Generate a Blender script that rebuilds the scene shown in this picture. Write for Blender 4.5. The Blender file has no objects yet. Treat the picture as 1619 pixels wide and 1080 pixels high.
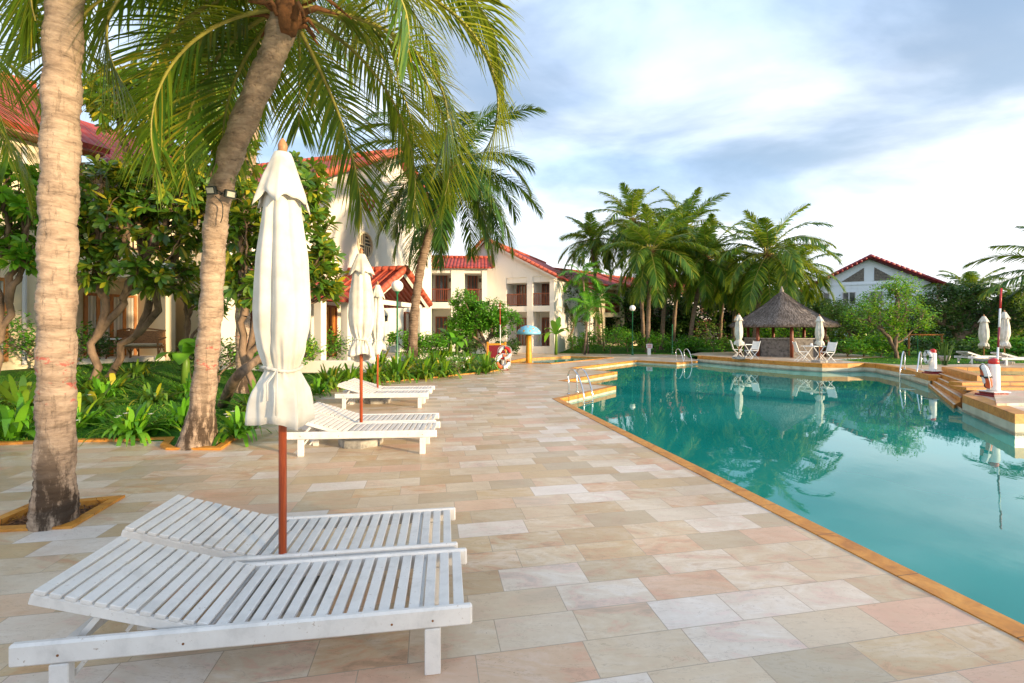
import bpy, bmesh, math, random
import numpy as np
from mathutils import Vector, Matrix
R = math.radians
S = bpy.context.scene
COL = S.collection

# ------------------------------------------------------------------ camera
CAM_H = 1.65; FPX = 712.0; HX = 809.5; HY = 523.0
cam_d = bpy.data.cameras.new("camera"); cam = bpy.data.objects.new("camera", cam_d); COL.objects.link(cam)
cam_d.sensor_width = 36.0; cam_d.lens = FPX / 1619 * 36.0
cam_d.shift_y = -(540 - HY) / 1619.0
cam_d.clip_start = 0.05; cam_d.clip_end = 4000
cam.location = (0, 0, CAM_H); cam.rotation_euler = (R(90), 0, 0)
S.camera = cam

# ------------------------------------------------------------------ sky and sun
SUN_DIR = Vector((0.85, -0.52, 0.0)).normalized()
SUN_EL = R(10)
SKY_STR = 0.15
W = bpy.data.worlds.new("World"); S.world = W; W.use_nodes = True
nt = W.node_tree; nt.nodes.clear()
def wn(t, **k):
    n = nt.nodes.new(t)
    for a, v in k.items(): setattr(n, a, v)
    return n
def lk(a, b): nt.links.new(a, b)
sky = wn('ShaderNodeTexSky', sky_type='NISHITA'); sky.sun_disc = False
sky.sun_elevation = SUN_EL; sky.sun_rotation = math.atan2(SUN_DIR.x, SUN_DIR.y)
sky.air_density = 1.0; sky.dust_density = 0.6; sky.ozone_density = 1.5
bg1 = wn('ShaderNodeBackground'); bg1.inputs[1].default_value = SKY_STR; lk(sky.outputs[0], bg1.inputs[0])
tc = wn('ShaderNodeTexCoord'); sx = wn('ShaderNodeSeparateXYZ'); lk(tc.outputs['Generated'], sx.inputs[0])
def wm(op, a, b=None, clamp=False):
    n = wn('ShaderNodeMath', operation=op); n.use_clamp = clamp
    for i, v in enumerate((a, b)):
        if v is None: continue
        if isinstance(v, (int, float)): n.inputs[i].default_value = v
        else: lk(v, n.inputs[i])
    return n.outputs[0]
zc = wm('MAXIMUM', sx.outputs[2], 0.0)
den = wm('ADD', zc, 0.22)
cx = wm('DIVIDE', sx.outputs[0], den); cy = wm('DIVIDE', sx.outputs[1], den)
cmb = wn('ShaderNodeCombineXYZ'); lk(cx, cmb.inputs[0]); lk(cy, cmb.inputs[1])
mp = wn('ShaderNodeMapping'); lk(cmb.outputs[0], mp.inputs[0])
mp.inputs['Rotation'].default_value = (0, 0, R(35)); mp.inputs['Scale'].default_value = (0.8, 1.15, 1); mp.inputs['Location'].default_value = (3.6, 1.2, 0)
n1 = wn('ShaderNodeTexNoise'); lk(mp.outputs[0], n1.inputs[0])
n1.inputs['Scale'].default_value = 1.5; n1.inputs['Detail'].default_value = 7; n1.inputs['Roughness'].default_value = 0.52; n1.inputs['Distortion'].default_value = 0.35
n2 = wn('ShaderNodeTexNoise'); lk(mp.outputs[0], n2.inputs[0])
n2.inputs['Scale'].default_value = 0.8; n2.inputs['Detail'].default_value = 4; n2.inputs['Distortion'].default_value = 0.6
mr = wn('ShaderNodeMapRange'); lk(n1.outputs[0], mr.inputs[0]); mr.interpolation_type = 'SMOOTHSTEP'
mr.inputs[1].default_value = 0.34; mr.inputs[2].default_value = 0.66
hz = wn('ShaderNodeMapRange'); lk(sx.outputs[2], hz.inputs[0]); hz.interpolation_type = 'SMOOTHSTEP'
hz.inputs[1].default_value = 0.36; hz.inputs[2].default_value = 0.02     # whitens to the horizon
m1 = wm('MULTIPLY', mr.outputs[0], 0.62)
m1b = wm('ADD', m1, 0.26)
mask = wm('ADD', m1b, wm('MULTIPLY', hz.outputs[0], 0.42), clamp=True)
# the clouds' own brightness: thin bright tops, blue grey thicker bellies
cr = wn('ShaderNodeValToRGB'); 
bell = wm('ADD', wm('MULTIPLY', n2.outputs[0], 0.75), wm('MULTIPLY', n1.outputs[0], 0.25))
lk(bell, cr.inputs[0])
e = cr.color_ramp.elements; e[0].position = 0.42; e[0].color = (0.56, 0.74, 1.02, 1); e[1].position = 0.60; e[1].color = (0.86, 0.92, 1.03, 1)
hmix = wn('ShaderNodeMix', data_type='RGBA'); lk(wm('MULTIPLY', hz.outputs[0], 0.86), hmix.inputs[0]); lk(cr.outputs[0], hmix.inputs[6]); hmix.inputs[7].default_value = (1.0, 0.965, 0.93, 1)
bg2 = wn('ShaderNodeBackground'); bg2.inputs[1].default_value = 1.12; lk(hmix.outputs[2], bg2.inputs[0])
ms = wn('ShaderNodeMixShader'); lk(mask, ms.inputs[0]); lk(bg1.outputs[0], ms.inputs[1]); lk(bg2.outputs[0], ms.inputs[2])
wo = wn('ShaderNodeOutputWorld'); lk(ms.outputs[0], wo.inputs[0])

sun_d = bpy.data.lights.new("sun", 'SUN'); sun_d.energy = 5.6; sun_d.angle = R(3); sun_d.color = (1.0, 0.74, 0.44)
sun = bpy.data.objects.new("sun", sun_d); COL.objects.link(sun)
sd = Vector((SUN_DIR.x * math.cos(SUN_EL), SUN_DIR.y * math.cos(SUN_EL), math.sin(SUN_EL)))
sun.rotation_euler = (-sd).to_track_quat('-Z', 'Y').to_euler(); sun.location = (30, -20, 20)

S.view_settings.view_transform = 'Standard'; S.view_settings.look = 'None'
S.view_settings.exposure = 0.54; S.view_settings.gamma = 1
S.render.engine = 'CYCLES'

# ------------------------------------------------------------------ measuring helpers
def G(px, py, z=0.0):
    """the point at height z seen at pixel (px, py) of the photograph"""
    d = FPX * (CAM_H - z) / (py - HY)
    return Vector(((px - HX) * d / FPX, d, z))
def P(px, py, d):
    return Vector(((px - HX) * d / FPX, d, CAM_H - (py - HY) * d / FPX))
def onplane(px, py, O, rz, c=0.0):
    """local (x, z) where the ray meets the plane y=c of a frame at O turned rz"""
    ux, uy = math.cos(rz), math.sin(rz); nx, ny = -uy, ux
    dx, dy = (px - HX) / FPX, 1.0
    t = ((O[0]) * nx + (O[1]) * ny + c) / (dx * nx + dy * ny)
    X, Y = dx * t - O[0], dy * t - O[1]
    return X * ux + Y * uy, CAM_H - (py - HY) / FPX * t - (O[2] if len(O) > 2 else 0)

# ------------------------------------------------------------------ mesh builder
class MB:
    def __init__(s): s.v = []; s.f = []; s.m = []; s.cm = 0
    def add(s, vs, fs):
        o = len(s.v); s.v += [tuple(v) for v in vs]
        for f in fs: s.f.append(tuple(i + o for i in f)); s.m.append(s.cm)
    def box(s, x0, x1, y0, y1, z0, z1, M=None):
        vs = [Vector(c) for c in ((x0,y0,z0),(x1,y0,z0),(x1,y1,z0),(x0,y1,z0),(x0,y0,z1),(x1,y0,z1),(x1,y1,z1),(x0,y1,z1))]
        if M is not None: vs = [M @ v for v in vs]
        s.add(vs, ((0,3,2,1),(4,5,6,7),(0,1,5,4),(1,2,6,5),(2,3,7,6),(3,0,4,7)))
    def bbox(s, x0, x1, y0, y1, z0, z1, b=0.006, M=None):
        """box with chamfered edges"""
        bm = bmesh.new(); bmesh.ops.create_cube(bm, size=1)
        for v in bm.verts: v.co = Vector(((x0+x1)/2+v.co.x*(x1-x0), (y0+y1)/2+v.co.y*(y1-y0), (z0+z1)/2+v.co.z*(z1-z0)))
        bmesh.ops.bevel(bm, geom=bm.edges[:], offset=b, segments=1, affect='EDGES')
        bm.verts.index_update()
        vs = [v.co.copy() for v in bm.verts]
        if M is not None: vs = [M @ v for v in vs]
        s.add(vs, [[v.index for v in f.verts] for f in bm.faces]); bm.free()
    def tube(s, pts, rad, n=8, cap=True, phase=0.0):
        pts = [Vector(p) for p in pts]
        if isinstance(rad, (int, float)): rad = [rad] * len(pts)
        vs = []; up = Vector((0, 0, 1)); prev = None
        for i, p in enumerate(pts):
            t = (pts[min(i+1, len(pts)-1)] - pts[max(i-1, 0)]).normalized()
            if prev is None:
                a = t.cross(up if abs(t.z) < 0.9 else Vector((1, 0, 0))).normalized()
            else:
                a = (prev - t * prev.dot(t)).normalized()
            prev = a; b = t.cross(a)
            for k in range(n):
                q = 2*math.pi*k/n + phase
                vs.append(p + (a*math.cos(q) + b*math.sin(q)) * rad[i])
        fs = []
        for i in range(len(pts)-1):
            for k in range(n):
                k2 = (k+1) % n
                fs.append((i*n+k, i*n+k2, (i+1)*n+k2, (i+1)*n+k))
        if cap: fs.append(tuple(range(n-1, -1, -1))); fs.append(tuple((len(pts)-1)*n+k for k in range(n)))
        s.add(vs, fs)
    def lathe(s, prof, n=24, M=None, rf=None):
        vs = []; fs = []
        for j, (r, z) in enumerate(prof):
            for k in range(n):
                q = 2*math.pi*k/n; rr = r if rf is None else rf(r, z, q, j)
                v = Vector((rr*math.cos(q), rr*math.sin(q), z))
                vs.append(M @ v if M is not None else v)
        for j in range(len(prof)-1):
            for k in range(n):
                k2 = (k+1) % n; fs.append((j*n+k, j*n+k2, (j+1)*n+k2, (j+1)*n+k))
        fs.append(tuple(range(n-1, -1, -1))); fs.append(tuple((len(prof)-1)*n+k for k in range(n)))
        s.add(vs, fs)
    def prism(s, poly, z0, z1, M=None):
        """poly: list of (x,y) counter-clockwise"""
        n = len(poly); vs = [Vector((x, y, z0)) for x, y in poly] + [Vector((x, y, z1)) for x, y in poly]
        if M is not None: vs = [M @ v for v in vs]
        s.add(vs, [tuple(range(n-1, -1, -1)), tuple(range(n, 2*n))] + [(i, (i+1) % n, (i+1) % n + n, i+n) for i in range(n)])
    def yprism(s, poly, y0, y1):
        """poly in (x,z), extruded along y"""
        n = len(poly); vs = [Vector((x, y0, z)) for x, z in poly] + [Vector((x, y1, z)) for x, z in poly]
        s.add(vs, [tuple(range(n)), tuple(range(2*n-1, n-1, -1))] + [((i+1) % n, i, i+n, (i+1) % n + n) for i in range(n)])
    def xprism(s, poly, x0, x1):
        n = len(poly); vs = [Vector((x0, y, z)) for y, z in poly] + [Vector((x1, y, z)) for y, z in poly]
        s.add(vs, [tuple(range(n-1, -1, -1)), tuple(range(n, 2*n))] + [(i, (i+1) % n, (i+1) % n + n, i+n) for i in range(n)])
    def build(s, name, mats, parent=None, smooth=False, fixn=True):
        me = bpy.data.meshes.new(name); me.from_pydata(s.v, [], s.f)
        if not isinstance(mats, (list, tuple)): mats = [mats]
        for m in mats: me.materials.append(m)
        if len(mats) > 1: me.polygons.foreach_set('material_index', s.m)
        if fixn:
            bm = bmesh.new(); bm.from_mesh(me); bmesh.ops.recalc_face_normals(bm, faces=bm.faces); bm.to_mesh(me); bm.free()
        if smooth: me.polygons.foreach_set('use_smooth', [True]*len(me.polygons))
        me.update()
        return link(name, me, parent)
def build_parts(mb, name, mat, parent=None, smooth=False):
    """every connected piece of the builder becomes an object of its own"""
    par = list(range(len(mb.v)))
    def find(a):
        while par[a] != a: par[a] = par[par[a]]; a = par[a]
        return a
    for f in mb.f:
        for q in f[1:]: par[find(q)] = find(f[0])
    groups = {}
    for f in mb.f: groups.setdefault(find(f[0]), []).append(f)
    out = []
    for fs in groups.values():
        ids = sorted({i for f in fs for i in f}); ix = {q: k for k, q in enumerate(ids)}
        n = MB(); n.add([mb.v[i] for i in ids], [[ix[i] for i in f] for f in fs]); out.append(n.build(name, mat, parent, smooth))
    return out
def link(name, me, parent=None):
    o = bpy.data.objects.new(name, me); COL.objects.link(o)
    if parent is not None: o.parent = parent
    return o
def smooth_by_angle(o, deg=35):
    me = o.data; bm = bmesh.new(); bm.from_mesh(me)
    for f in bm.faces: f.smooth = True
    for e in bm.edges:
        if len(e.link_faces) == 2 and e.calc_face_angle(0) > R(deg): e.smooth = False
    bm.to_mesh(me); bm.free()
def npmesh(name, V, F, mats, parent=None, midx=None, smooth=False):
    """V (n,3) array, F (m,4) array of quads"""
    me = bpy.data.meshes.new(name); V = np.asarray(V, dtype=np.float32); F = np.asarray(F, dtype=np.int32)
    me.vertices.add(len(V)); me.vertices.foreach_set('co', V.ravel())
    me.loops.add(F.size); me.loops.foreach_set('vertex_index', F.ravel())
    k = F.shape[1]
    me.polygons.add(len(F)); me.polygons.foreach_set('loop_start', np.arange(len(F), dtype=np.int32)*k)
    try: me.polygons.foreach_set('loop_total', np.full(len(F), k, dtype=np.int32))
    except Exception: pass
    if not isinstance(mats, (list, tuple)): mats = [mats]
    for m in mats: me.materials.append(m)
    if midx is not None: me.polygons.foreach_set('material_index', np.asarray(midx, dtype=np.int32))
    if smooth: me.polygons.foreach_set('use_smooth', np.ones(len(F), dtype=bool))
    me.update(calc_edges=True); me.validate()
    return link(name, me, parent)
def tag(o, label=None, cat=None, group=None, kind=None):
    if label: o['label'] = label
    if cat: o['category'] = cat
    if group: o['group'] = group
    if kind: o['kind'] = kind
    return o
def empty(name, loc, rz=0.0, label=None, cat=None, group=None):
    o = bpy.data.objects.new(name, None); COL.objects.link(o); o.location = loc; o.rotation_euler = (0, 0, rz)
    o.empty_display_size = 0.2
    return tag(o, label, cat, group)
def copy_tree(o, parent=None):
    c = o.copy(); COL.objects.link(c)
    if parent is not None: c.parent = parent
    for ch in list(o.children): copy_tree(ch, c)
    return c
def struct(o): o['kind'] = 'structure'; return o

# ------------------------------------------------------------------ materials
MATS = {}
class NT:
    def __init__(s, name):
        s.m = bpy.data.materials.new(name); s.m.use_nodes = True; s.t = s.m.node_tree; s.t.nodes.clear()
        s.out = s.n('ShaderNodeOutputMaterial'); MATS[name] = s.m
    def n(s, t, **k):
        n = s.t.nodes.new(t)
        for a, v in k.items(): setattr(n, a, v)
        return n
    def l(s, a, b): s.t.links.new(a, b)
    def set(s, sock, v):
        if isinstance(v, (int, float)): sock.default_value = v
        elif isinstance(v, (tuple, list)): sock.default_value = tuple(v) if len(v) != 3 or sock.type != 'RGBA' else (*v, 1)
        else: s.l(v, sock)
    def math(s, op, a, b=None, c=None, clamp=False):
        n = s.n('ShaderNodeMath', operation=op); n.use_clamp = clamp
        for i, v in enumerate((a, b, c)):
            if v is not None: s.set(n.inputs[i], v)
        return n.outputs[0]
    def coord(s, kind='Object', scale=(1,1,1), rot=(0,0,0), loc=(0,0,0)):
        t = s.n('ShaderNodeTexCoord'); m = s.n('ShaderNodeMapping'); s.l(t.outputs[kind], m.inputs[0])
        m.inputs['Scale'].default_value = scale; m.inputs['Rotation'].default_value = rot; m.inputs['Location'].default_value = loc
        return m.outputs[0]
    def noise(s, vec, scale=5, detail=4, rough=0.5, dist=0.0, out=0, dim='3D', w=None):
        n = s.n('ShaderNodeTexNoise'); n.noise_dimensions = dim
        if vec is not None: s.l(vec, n.inputs['Vector'])
        n.inputs['Scale'].default_value = scale; n.inputs['Detail'].default_value = detail
        n.inputs['Roughness'].default_value = rough; n.inputs['Distortion'].default_value = dist
        if w is not None: s.set(n.inputs['W'], w)
        return n.outputs[out]
    def ramp(s, fac, stops, interp='LINEAR'):
        r = s.n('ShaderNodeValToRGB'); s.set(r.inputs[0], fac); cr = r.color_ramp; cr.interpolation = interp
        while len(cr.elements) < len(stops): cr.elements.new(0.5)
        for el, (p, c) in zip(cr.elements, stops):
            el.position = p; el.color = (*c, 1) if len(c) == 3 else c
        return r.outputs[0]
    def mix(s, fac, a, b, blend='MIX'):
        m = s.n('ShaderNodeMix', data_type='RGBA', blend_type=blend); s.set(m.inputs[0], fac); s.set(m.inputs[6], a); s.set(m.inputs[7], b)
        return m.outputs[2]
    def rng(s, v, a, b, c=0.0, d=1.0):
        m = s.n('ShaderNodeMapRange'); s.set(m.inputs[0], v)
        for i, q in enumerate((a, b, c, d)): m.inputs[i+1].default_value = q
        return m.outputs[0]
    def bump(s, h, strength=0.3, dist=0.01, nrm=None):
        b = s.n('ShaderNodeBump'); s.l(h, b.inputs['Height']); b.inputs['Strength'].default_value = strength; b.inputs['Distance'].default_value = dist
        if nrm is not None: s.l(nrm, b.inputs['Normal'])
        return b.outputs[0]
    def pbr(s, color, rough=0.6, normal=None, metal=0.0, spec=0.5, **k):
        p = s.n('ShaderNodeBsdfPrincipled'); s.set(p.inputs['Base Color'], color); s.set(p.inputs['Roughness'], rough)
        p.inputs['Metallic'].default_value = metal; p.inputs['Specular IOR Level'].default_value = spec
        if normal is not None: s.l(normal, p.inputs['Normal'])
        for a, v in k.items(): s.set(p.inputs[a.replace('_', ' ')], v)
        s.last = p; return p.outputs[0]
    def done(s, sh): s.l(sh, s.out.inputs[0]); return s.m
def simple(name, col, rough=0.6, var=0.12, scale=8, bump=0.15, bdist=0.004, metal=0.0, spec=0.5, sc=(1,1,1)):
    t = NT(name); v = t.coord(scale=sc); n = t.noise(v, scale, 5, 0.6)
    dark = tuple(c*(1-var*1.6) for c in col); lite = tuple(min(1, c*(1+var)) for c in col)
    c = t.ramp(n, [(0.3, dark), (0.5, col), (0.72, lite)])
    return t.done(t.pbr(c, rough, t.bump(n, bump, bdist), metal, spec))
def leafmat(name, stops, trans=0.30, tcol=(0.22, 0.30, 0.03), rough=0.42, spec=0.4):
    """stops: ramp over the random number every leaf gets"""
    t = NT(name); g = t.n('ShaderNodeNewGeometry')
    r = g.outputs['Random Per Island']
    c = t.ramp(r, stops)
    n = t.noise(t.coord(), 1.1, 3)
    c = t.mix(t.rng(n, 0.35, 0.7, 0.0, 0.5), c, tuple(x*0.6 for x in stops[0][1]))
    p = t.pbr(c, rough, spec=spec)
    tr = t.n('ShaderNodeBsdfTranslucent'); t.set(tr.inputs[0], t.mix(0.55, c, tcol))
    m = t.n('ShaderNodeMixShader'); m.inputs[0].default_value = trans; t.l(p, m.inputs[1]); t.l(tr.outputs[0], m.inputs[2])
    return t.done(m.outputs[0])

# paving: rose, cream, grey and white sawn sandstone laid in running bond
t = NT('paving'); v = t.coord(rot=(0, 0, R(-10.3)), loc=(0.11, 0.07, 0))
nd = t.noise(v, 3, 3); 
b = t.n('ShaderNodeTexBrick'); t.l(v, b.inputs['Vector']); b.offset = 0.41; b.offset_frequency = 2; b.squash = 0.82; b.squash_frequency = 3
b.inputs['Color1'].default_value = (0, 0, 0, 1); b.inputs['Color2'].default_value = (1, 1, 1, 1); b.inputs['Mortar'].default_value = (0.5, 0.5, 0.5, 1)
b.inputs['Scale'].default_value = 1; b.inputs['Brick Width'].default_value = 0.57; b.inputs['Row Height'].default_value = 0.262
b.inputs['Mortar Size'].default_value = 0.0028; b.inputs['Mortar Smooth'].default_value = 0.3
sep = t.n('ShaderNodeSeparateColor'); t.l(b.outputs['Color'], sep.inputs[0]); rid = sep.outputs[0]
base = t.ramp(rid, [(0.0, (0.50,0.37,0.22)), (0.13, (0.66,0.55,0.41)), (0.27, (0.70,0.45,0.33)), (0.40, (0.50,0.42,0.30)), (0.50, (0.70,0.62,0.51)), (0.63, (0.70,0.50,0.36)), (0.76, (0.82,0.78,0.75)), (0.90, (0.60,0.45,0.26))], 'CONSTANT')
w = t.math('MULTIPLY', rid, 40.0)
vs_ = t.coord(rot=(0, 0, R(-35)), scale=(1.0, 2.6, 1))
vein = t.noise(vs_, 2.2, 7, 0.62, 1.2, dim='4D', w=w)
vc = t.ramp(vein, [(0.34, (0.39,0.24,0.13)), (0.42, (0.66,0.37,0.22)), (0.47, (0.62,0.47,0.29)), (0.53, (0.68,0.54,0.36)), (0.59, (0.75,0.65,0.52)), (0.68, (0.53,0.36,0.20))])
sel = t.rng(t.math('FRACT', t.math('MULTIPLY', rid, 7.3)), 0.0, 1.0, 0.12, 0.72)
c = t.mix(sel, base, vc)
fine = t.noise(t.coord(), 26, 6, 0.7)
c = t.mix(t.rng(fine, 0.3, 0.7, 0.0, 0.16), c, (0.36, 0.27, 0.19))
stn = t.noise(t.coord(), 0.7, 5, 0.6, 0.5)
c = t.mix(t.rng(stn, 0.42, 0.70, 0.0, 0.42), c, (0.36, 0.26, 0.16))
spk = t.noise(t.coord(), 60, 2); c = t.mix(t.rng(spk, 0.74, 0.78, 0, 0.7), c, (0.10, 0.07, 0.05))
crk = t.noise(t.coord(rot=(0,0,R(40)), scale=(1.0, 4.5, 1)), 1.9, 6, 0.6, 2.2, dim='4D', w=w)
ck = t.math('ABSOLUTE', t.math('SUBTRACT', crk, 0.5)); c = t.mix(t.rng(ck, 0.0, 0.006, 0.45, 0.0), c, (0.20, 0.13, 0.08))
c = t.mix(t.math('MULTIPLY', b.outputs['Fac'], 0.55), c, (0.22, 0.17, 0.13))
ht = t.math('SUBTRACT', t.math('MULTIPLY', vein, 0.25), b.outputs['Fac'])
ht = t.math('ADD', ht, t.math('MULTIPLY', fine, 0.18))
t.done(t.pbr(c, t.rng(vein, 0.3, 0.7, 0.30, 0.52), t.bump(ht, 0.35, 0.003), spec=0.42))

# ochre sandstone kerb
t = NT('kerb'); n = t.noise(t.coord(scale=(1, 1, 2)), 4, 7, 0.65, 1.0); n2 = t.noise(t.coord(), 30, 3)
c = t.ramp(n, [(0.3, (0.36,0.13,0.018)), (0.48, (0.56,0.235,0.030)), (0.62, (0.66,0.31,0.055)), (0.75, (0.45,0.18,0.025))])
c = t.mix(t.rng(n2, 0.35, 0.7, 0, 0.25), c, (0.25, 0.11, 0.03))
jb = t.n('ShaderNodeTexBrick'); t.l(t.coord(rot=(0, 0, R(-100.8))), jb.inputs['Vector']); jb.inputs['Scale'].default_value = 1
jb.inputs['Brick Width'].default_value = 0.62; jb.inputs['Row Height'].default_value = 50; jb.inputs['Mortar Size'].default_value = 0.004
c = t.mix(t.math('MULTIPLY', jb.outputs['Fac'], 0.85), c, (0.16, 0.08, 0.03))
t.done(t.pbr(c, 0.5, t.bump(n, 0.25, 0.004)))
# pale small pool tiles
t = NT('pool_tile'); v = t.coord()
c = t.ramp(t.noise(v, 3, 4), [(0.35, (0.46,0.44,0.33)), (0.6, (0.62,0.60,0.47))])
t.done(t.pbr(c, 0.3, t.bump(t.noise(v, 20, 2), 0.1, 0.003)))
# water
t = NT('water'); v = t.coord()
dep = t.noise(v, 0.22, 3, 0.5, 0.6)
c = t.ramp(dep, [(0.30, (0.003, 0.180, 0.155)), (0.5, (0.012, 0.250, 0.215)), (0.7, (0.030, 0.32, 0.280))])
nb = t.noise(t.coord(scale=(1, 0.6, 1)), 2.6, 3, 0.5); nb2 = t.noise(v, 0.7, 2)
bmp = t.bump(t.math('ADD', nb, t.math('MULTIPLY', nb2, 2.0)), 0.25, 0.006)
d = t.n('ShaderNodeBsdfDiffuse'); t.set(d.inputs[0], c)
g = t.n('ShaderNodeBsdfGlossy'); g.inputs['Roughness'].default_value = 0.015; t.set(g.inputs[0], (0.86, 1.0, 0.99)); t.l(bmp, g.inputs['Normal'])
fr = t.n('ShaderNodeFresnel'); fr.inputs[0].default_value = 1.95
mx = t.n('ShaderNodeMixShader'); t.l(t.math('MULTIPLY', fr.outputs[0], 0.92, clamp=True), mx.inputs[0]); t.l(d.outputs[0], mx.inputs[1]); t.l(g.outputs[0], mx.inputs[2])
t.done(mx.outputs[0])
# lawn under the blades
t = NT('lawn'); v = t.coord(); n = t.noise(v, 1.3, 6, 0.65); n2 = t.noise(v, 14, 6, 0.7)
c = t.ramp(n2, [(0.3, (0.02,0.07,0.010)), (0.5, (0.045,0.16,0.016)), (0.7, (0.10,0.27,0.03))])
c = t.mix(t.rng(n, 0.56, 0.7, 0, 0.75), c, (0.10, 0.075, 0.04))
t.done(t.pbr(c, 0.9, t.bump(n2, 0.9, 0.05), spec=0.15))
t = NT('soil'); v = t.coord(); n = t.noise(v, 22, 6, 0.7)
t.done(t.pbr(t.ramp(n, [(0.35, (0.025,0.015,0.008)), (0.55, (0.09,0.05,0.025)), (0.68, (0.22,0.13,0.07))]), 0.95, t.bump(n, 1, 0.03)))
# worn white paint on the loungers
t = NT('white_paint'); v = t.coord(); n = t.noise(v, 7, 6, 0.65, 0.4); n2 = t.noise(t.coord(scale=(1, 1, 1)), 45, 5, 0.7)
ob = t.n('ShaderNodeNewGeometry')
c = t.ramp(n, [(0.3, (0.57,0.565,0.55)), (0.48, (0.71,0.70,0.68)), (0.7, (0.77,0.765,0.745))])
c = t.mix(t.math('MULTIPLY', ob.outputs['Random Per Island'], 0.22), c, (0.58, 0.58, 0.56))
c = t.mix(t.math('MULTIPLY', t.rng(n2, 0.61, 0.67, 0, 1), t.rng(n, 0.48, 0.60, 0, 0.85)), c, (0.26, 0.17, 0.10))
gr = t.noise(t.coord(scale=(6, 60, 6)), 1.2, 5, 0.6); c = t.mix(t.rng(gr, 0.62, 0.72, 0, 0.25), c, (0.42, 0.40, 0.36))
t.done(t.pbr(c, 0.45, t.bump(n2, 0.25, 0.0015)))
# canvas
t = NT('canvas'); v = t.coord(); n = t.noise(v, 5, 5, 0.6); n2 = t.noise(v, 220, 2)
c = t.ramp(n, [(0.3, (0.60,0.56,0.46)), (0.55, (0.76,0.73,0.65)), (0.75, (0.80,0.77,0.70))])
p = t.pbr(c, 0.85, t.bump(t.math('ADD', n, t.math('MULTIPLY', n2, 0.2)), 0.3, 0.004), spec=0.2)
tr = t.n('ShaderNodeBsdfTranslucent'); t.set(tr.inputs[0], (0.75, 0.68, 0.5)); m_ = t.n('ShaderNodeMixShader'); m_.inputs[0].default_value = 0.12
t.l(p, m_.inputs[1]); t.l(tr.outputs[0], m_.inputs[2]); t.done(m_.outputs[0])
# palm bark: rings, vertical cracks, grey brown
def bark(name, c0, c1, c2, ring=6.0, crack=1.0, red=False):
    t = NT(name); v = t.coord(); sp = t.n('ShaderNodeSeparateXYZ'); t.l(v, sp.inputs[0])
    wv = t.n('ShaderNodeTexWave', wave_type='BANDS', bands_direction='Z'); t.l(t.coord(scale=(0.55, 0.55, 1)), wv.inputs[0])
    wv.inputs['Scale'].default_value = ring; wv.inputs['Distortion'].default_value = 9.0; wv.inputs['Detail'].default_value = 5; wv.inputs['Detail Scale'].default_value = 0.8; wv.inputs['Detail Roughness'].default_value = 0.62
    n = t.noise(t.coord(scale=(1, 1, 2.6)), 3.0, 8, 0.7, 0.6)
    ver = t.noise(t.coord(scale=(30, 30, 4)), 1.0, 5, 0.65)
    fib = t.noise(t.coord(scale=(14, 14, 60)), 1.0, 3, 0.6)
    c = t.ramp(n, [(0.3, c0), (0.5, c1), (0.72, c2)])
    tear = t.rng(t.noise(t.coord(scale=(2.2, 2.2, 9.0)), 1.6, 7, 0.68, 1.2), 0.54, 0.68, 0.0, 1.0)
    c = t.mix(t.math('MULTIPLY', t.rng(wv.outputs[1], 0.0, 0.20, 0.75, 0.0), t.math('ADD', t.math('MULTIPLY', tear, 0.8), 0.3, clamp=True)), c, tuple(x*0.36 for x in c0))
    c = t.mix(t.math('MULTIPLY', tear, 0.45), c, tuple(x*0.5 for x in c0))
    c = t.mix(t.rng(ver, 0.63, 0.72, 0.0, 0.35*crack), c, tuple(x*0.45 for x in c0))
    c = t.mix(t.rng(fib, 0.4, 0.7, 0.0, 0.28), c, tuple(min(1, x*1.35) for x in c2))
    # dark weathering patches near the foot
    foot = t.math('MULTIPLY', t.rng(sp.outputs[2], 0.3, 1.15, 1.0, 0.0), t.rng(t.noise(t.coord(scale=(5, 5, 1.2)), 1.6, 7, 0.7), 0.44, 0.54, 0, 0.9))
    c = t.mix(t.math('MULTIPLY', foot, 1.0, clamp=True), c, (0.035, 0.022, 0.014))
    if red:
        rz_ = t.math('MULTIPLY', t.rng(sp.outputs[2], 1.02, 1.06, 0, 1), t.rng(sp.outputs[2], 1.50, 1.42, 0, 1))
        rm = t.math('MULTIPLY', rz_, t.rng(t.noise(t.coord(scale=(1, 1, 1.5)), 9, 5, 0.7), 0.56, 0.62, 0, 0.7))
        c = t.mix(rm, c, (0.42, 0.06, 0.05))
    h = t.math('ADD', t.math('MULTIPLY', wv.outputs[1], 0.5), t.math('MULTIPLY', n, 0.8))
    h = t.math('SUBTRACT', h, t.math('MULTIPLY', t.rng(ver, 0.58, 0.7), 0.4))
    h = t.math('ADD', h, t.math('MULTIPLY', fib, 0.25))
    return t.done(t.pbr(c, 0.85, t.bump(h, 0.85, 0.02), spec=0.2))
bark('palm_bark', (0.18,0.128,0.090), (0.36,0.265,0.19), (0.50,0.39,0.29), 2.6, red=True)
bark('palm_bark_far', (0.10,0.07,0.05), (0.22,0.155,0.11), (0.33,0.25,0.18), 3.0)
simple('tree_bark', (0.19, 0.13, 0.085), 0.9, 0.45, 6, 1.0, 0.03, sc=(1, 1, 0.5))
simple('grey_bark', (0.28, 0.24, 0.20), 0.9, 0.3, 10, 0.8, 0.02)

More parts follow.
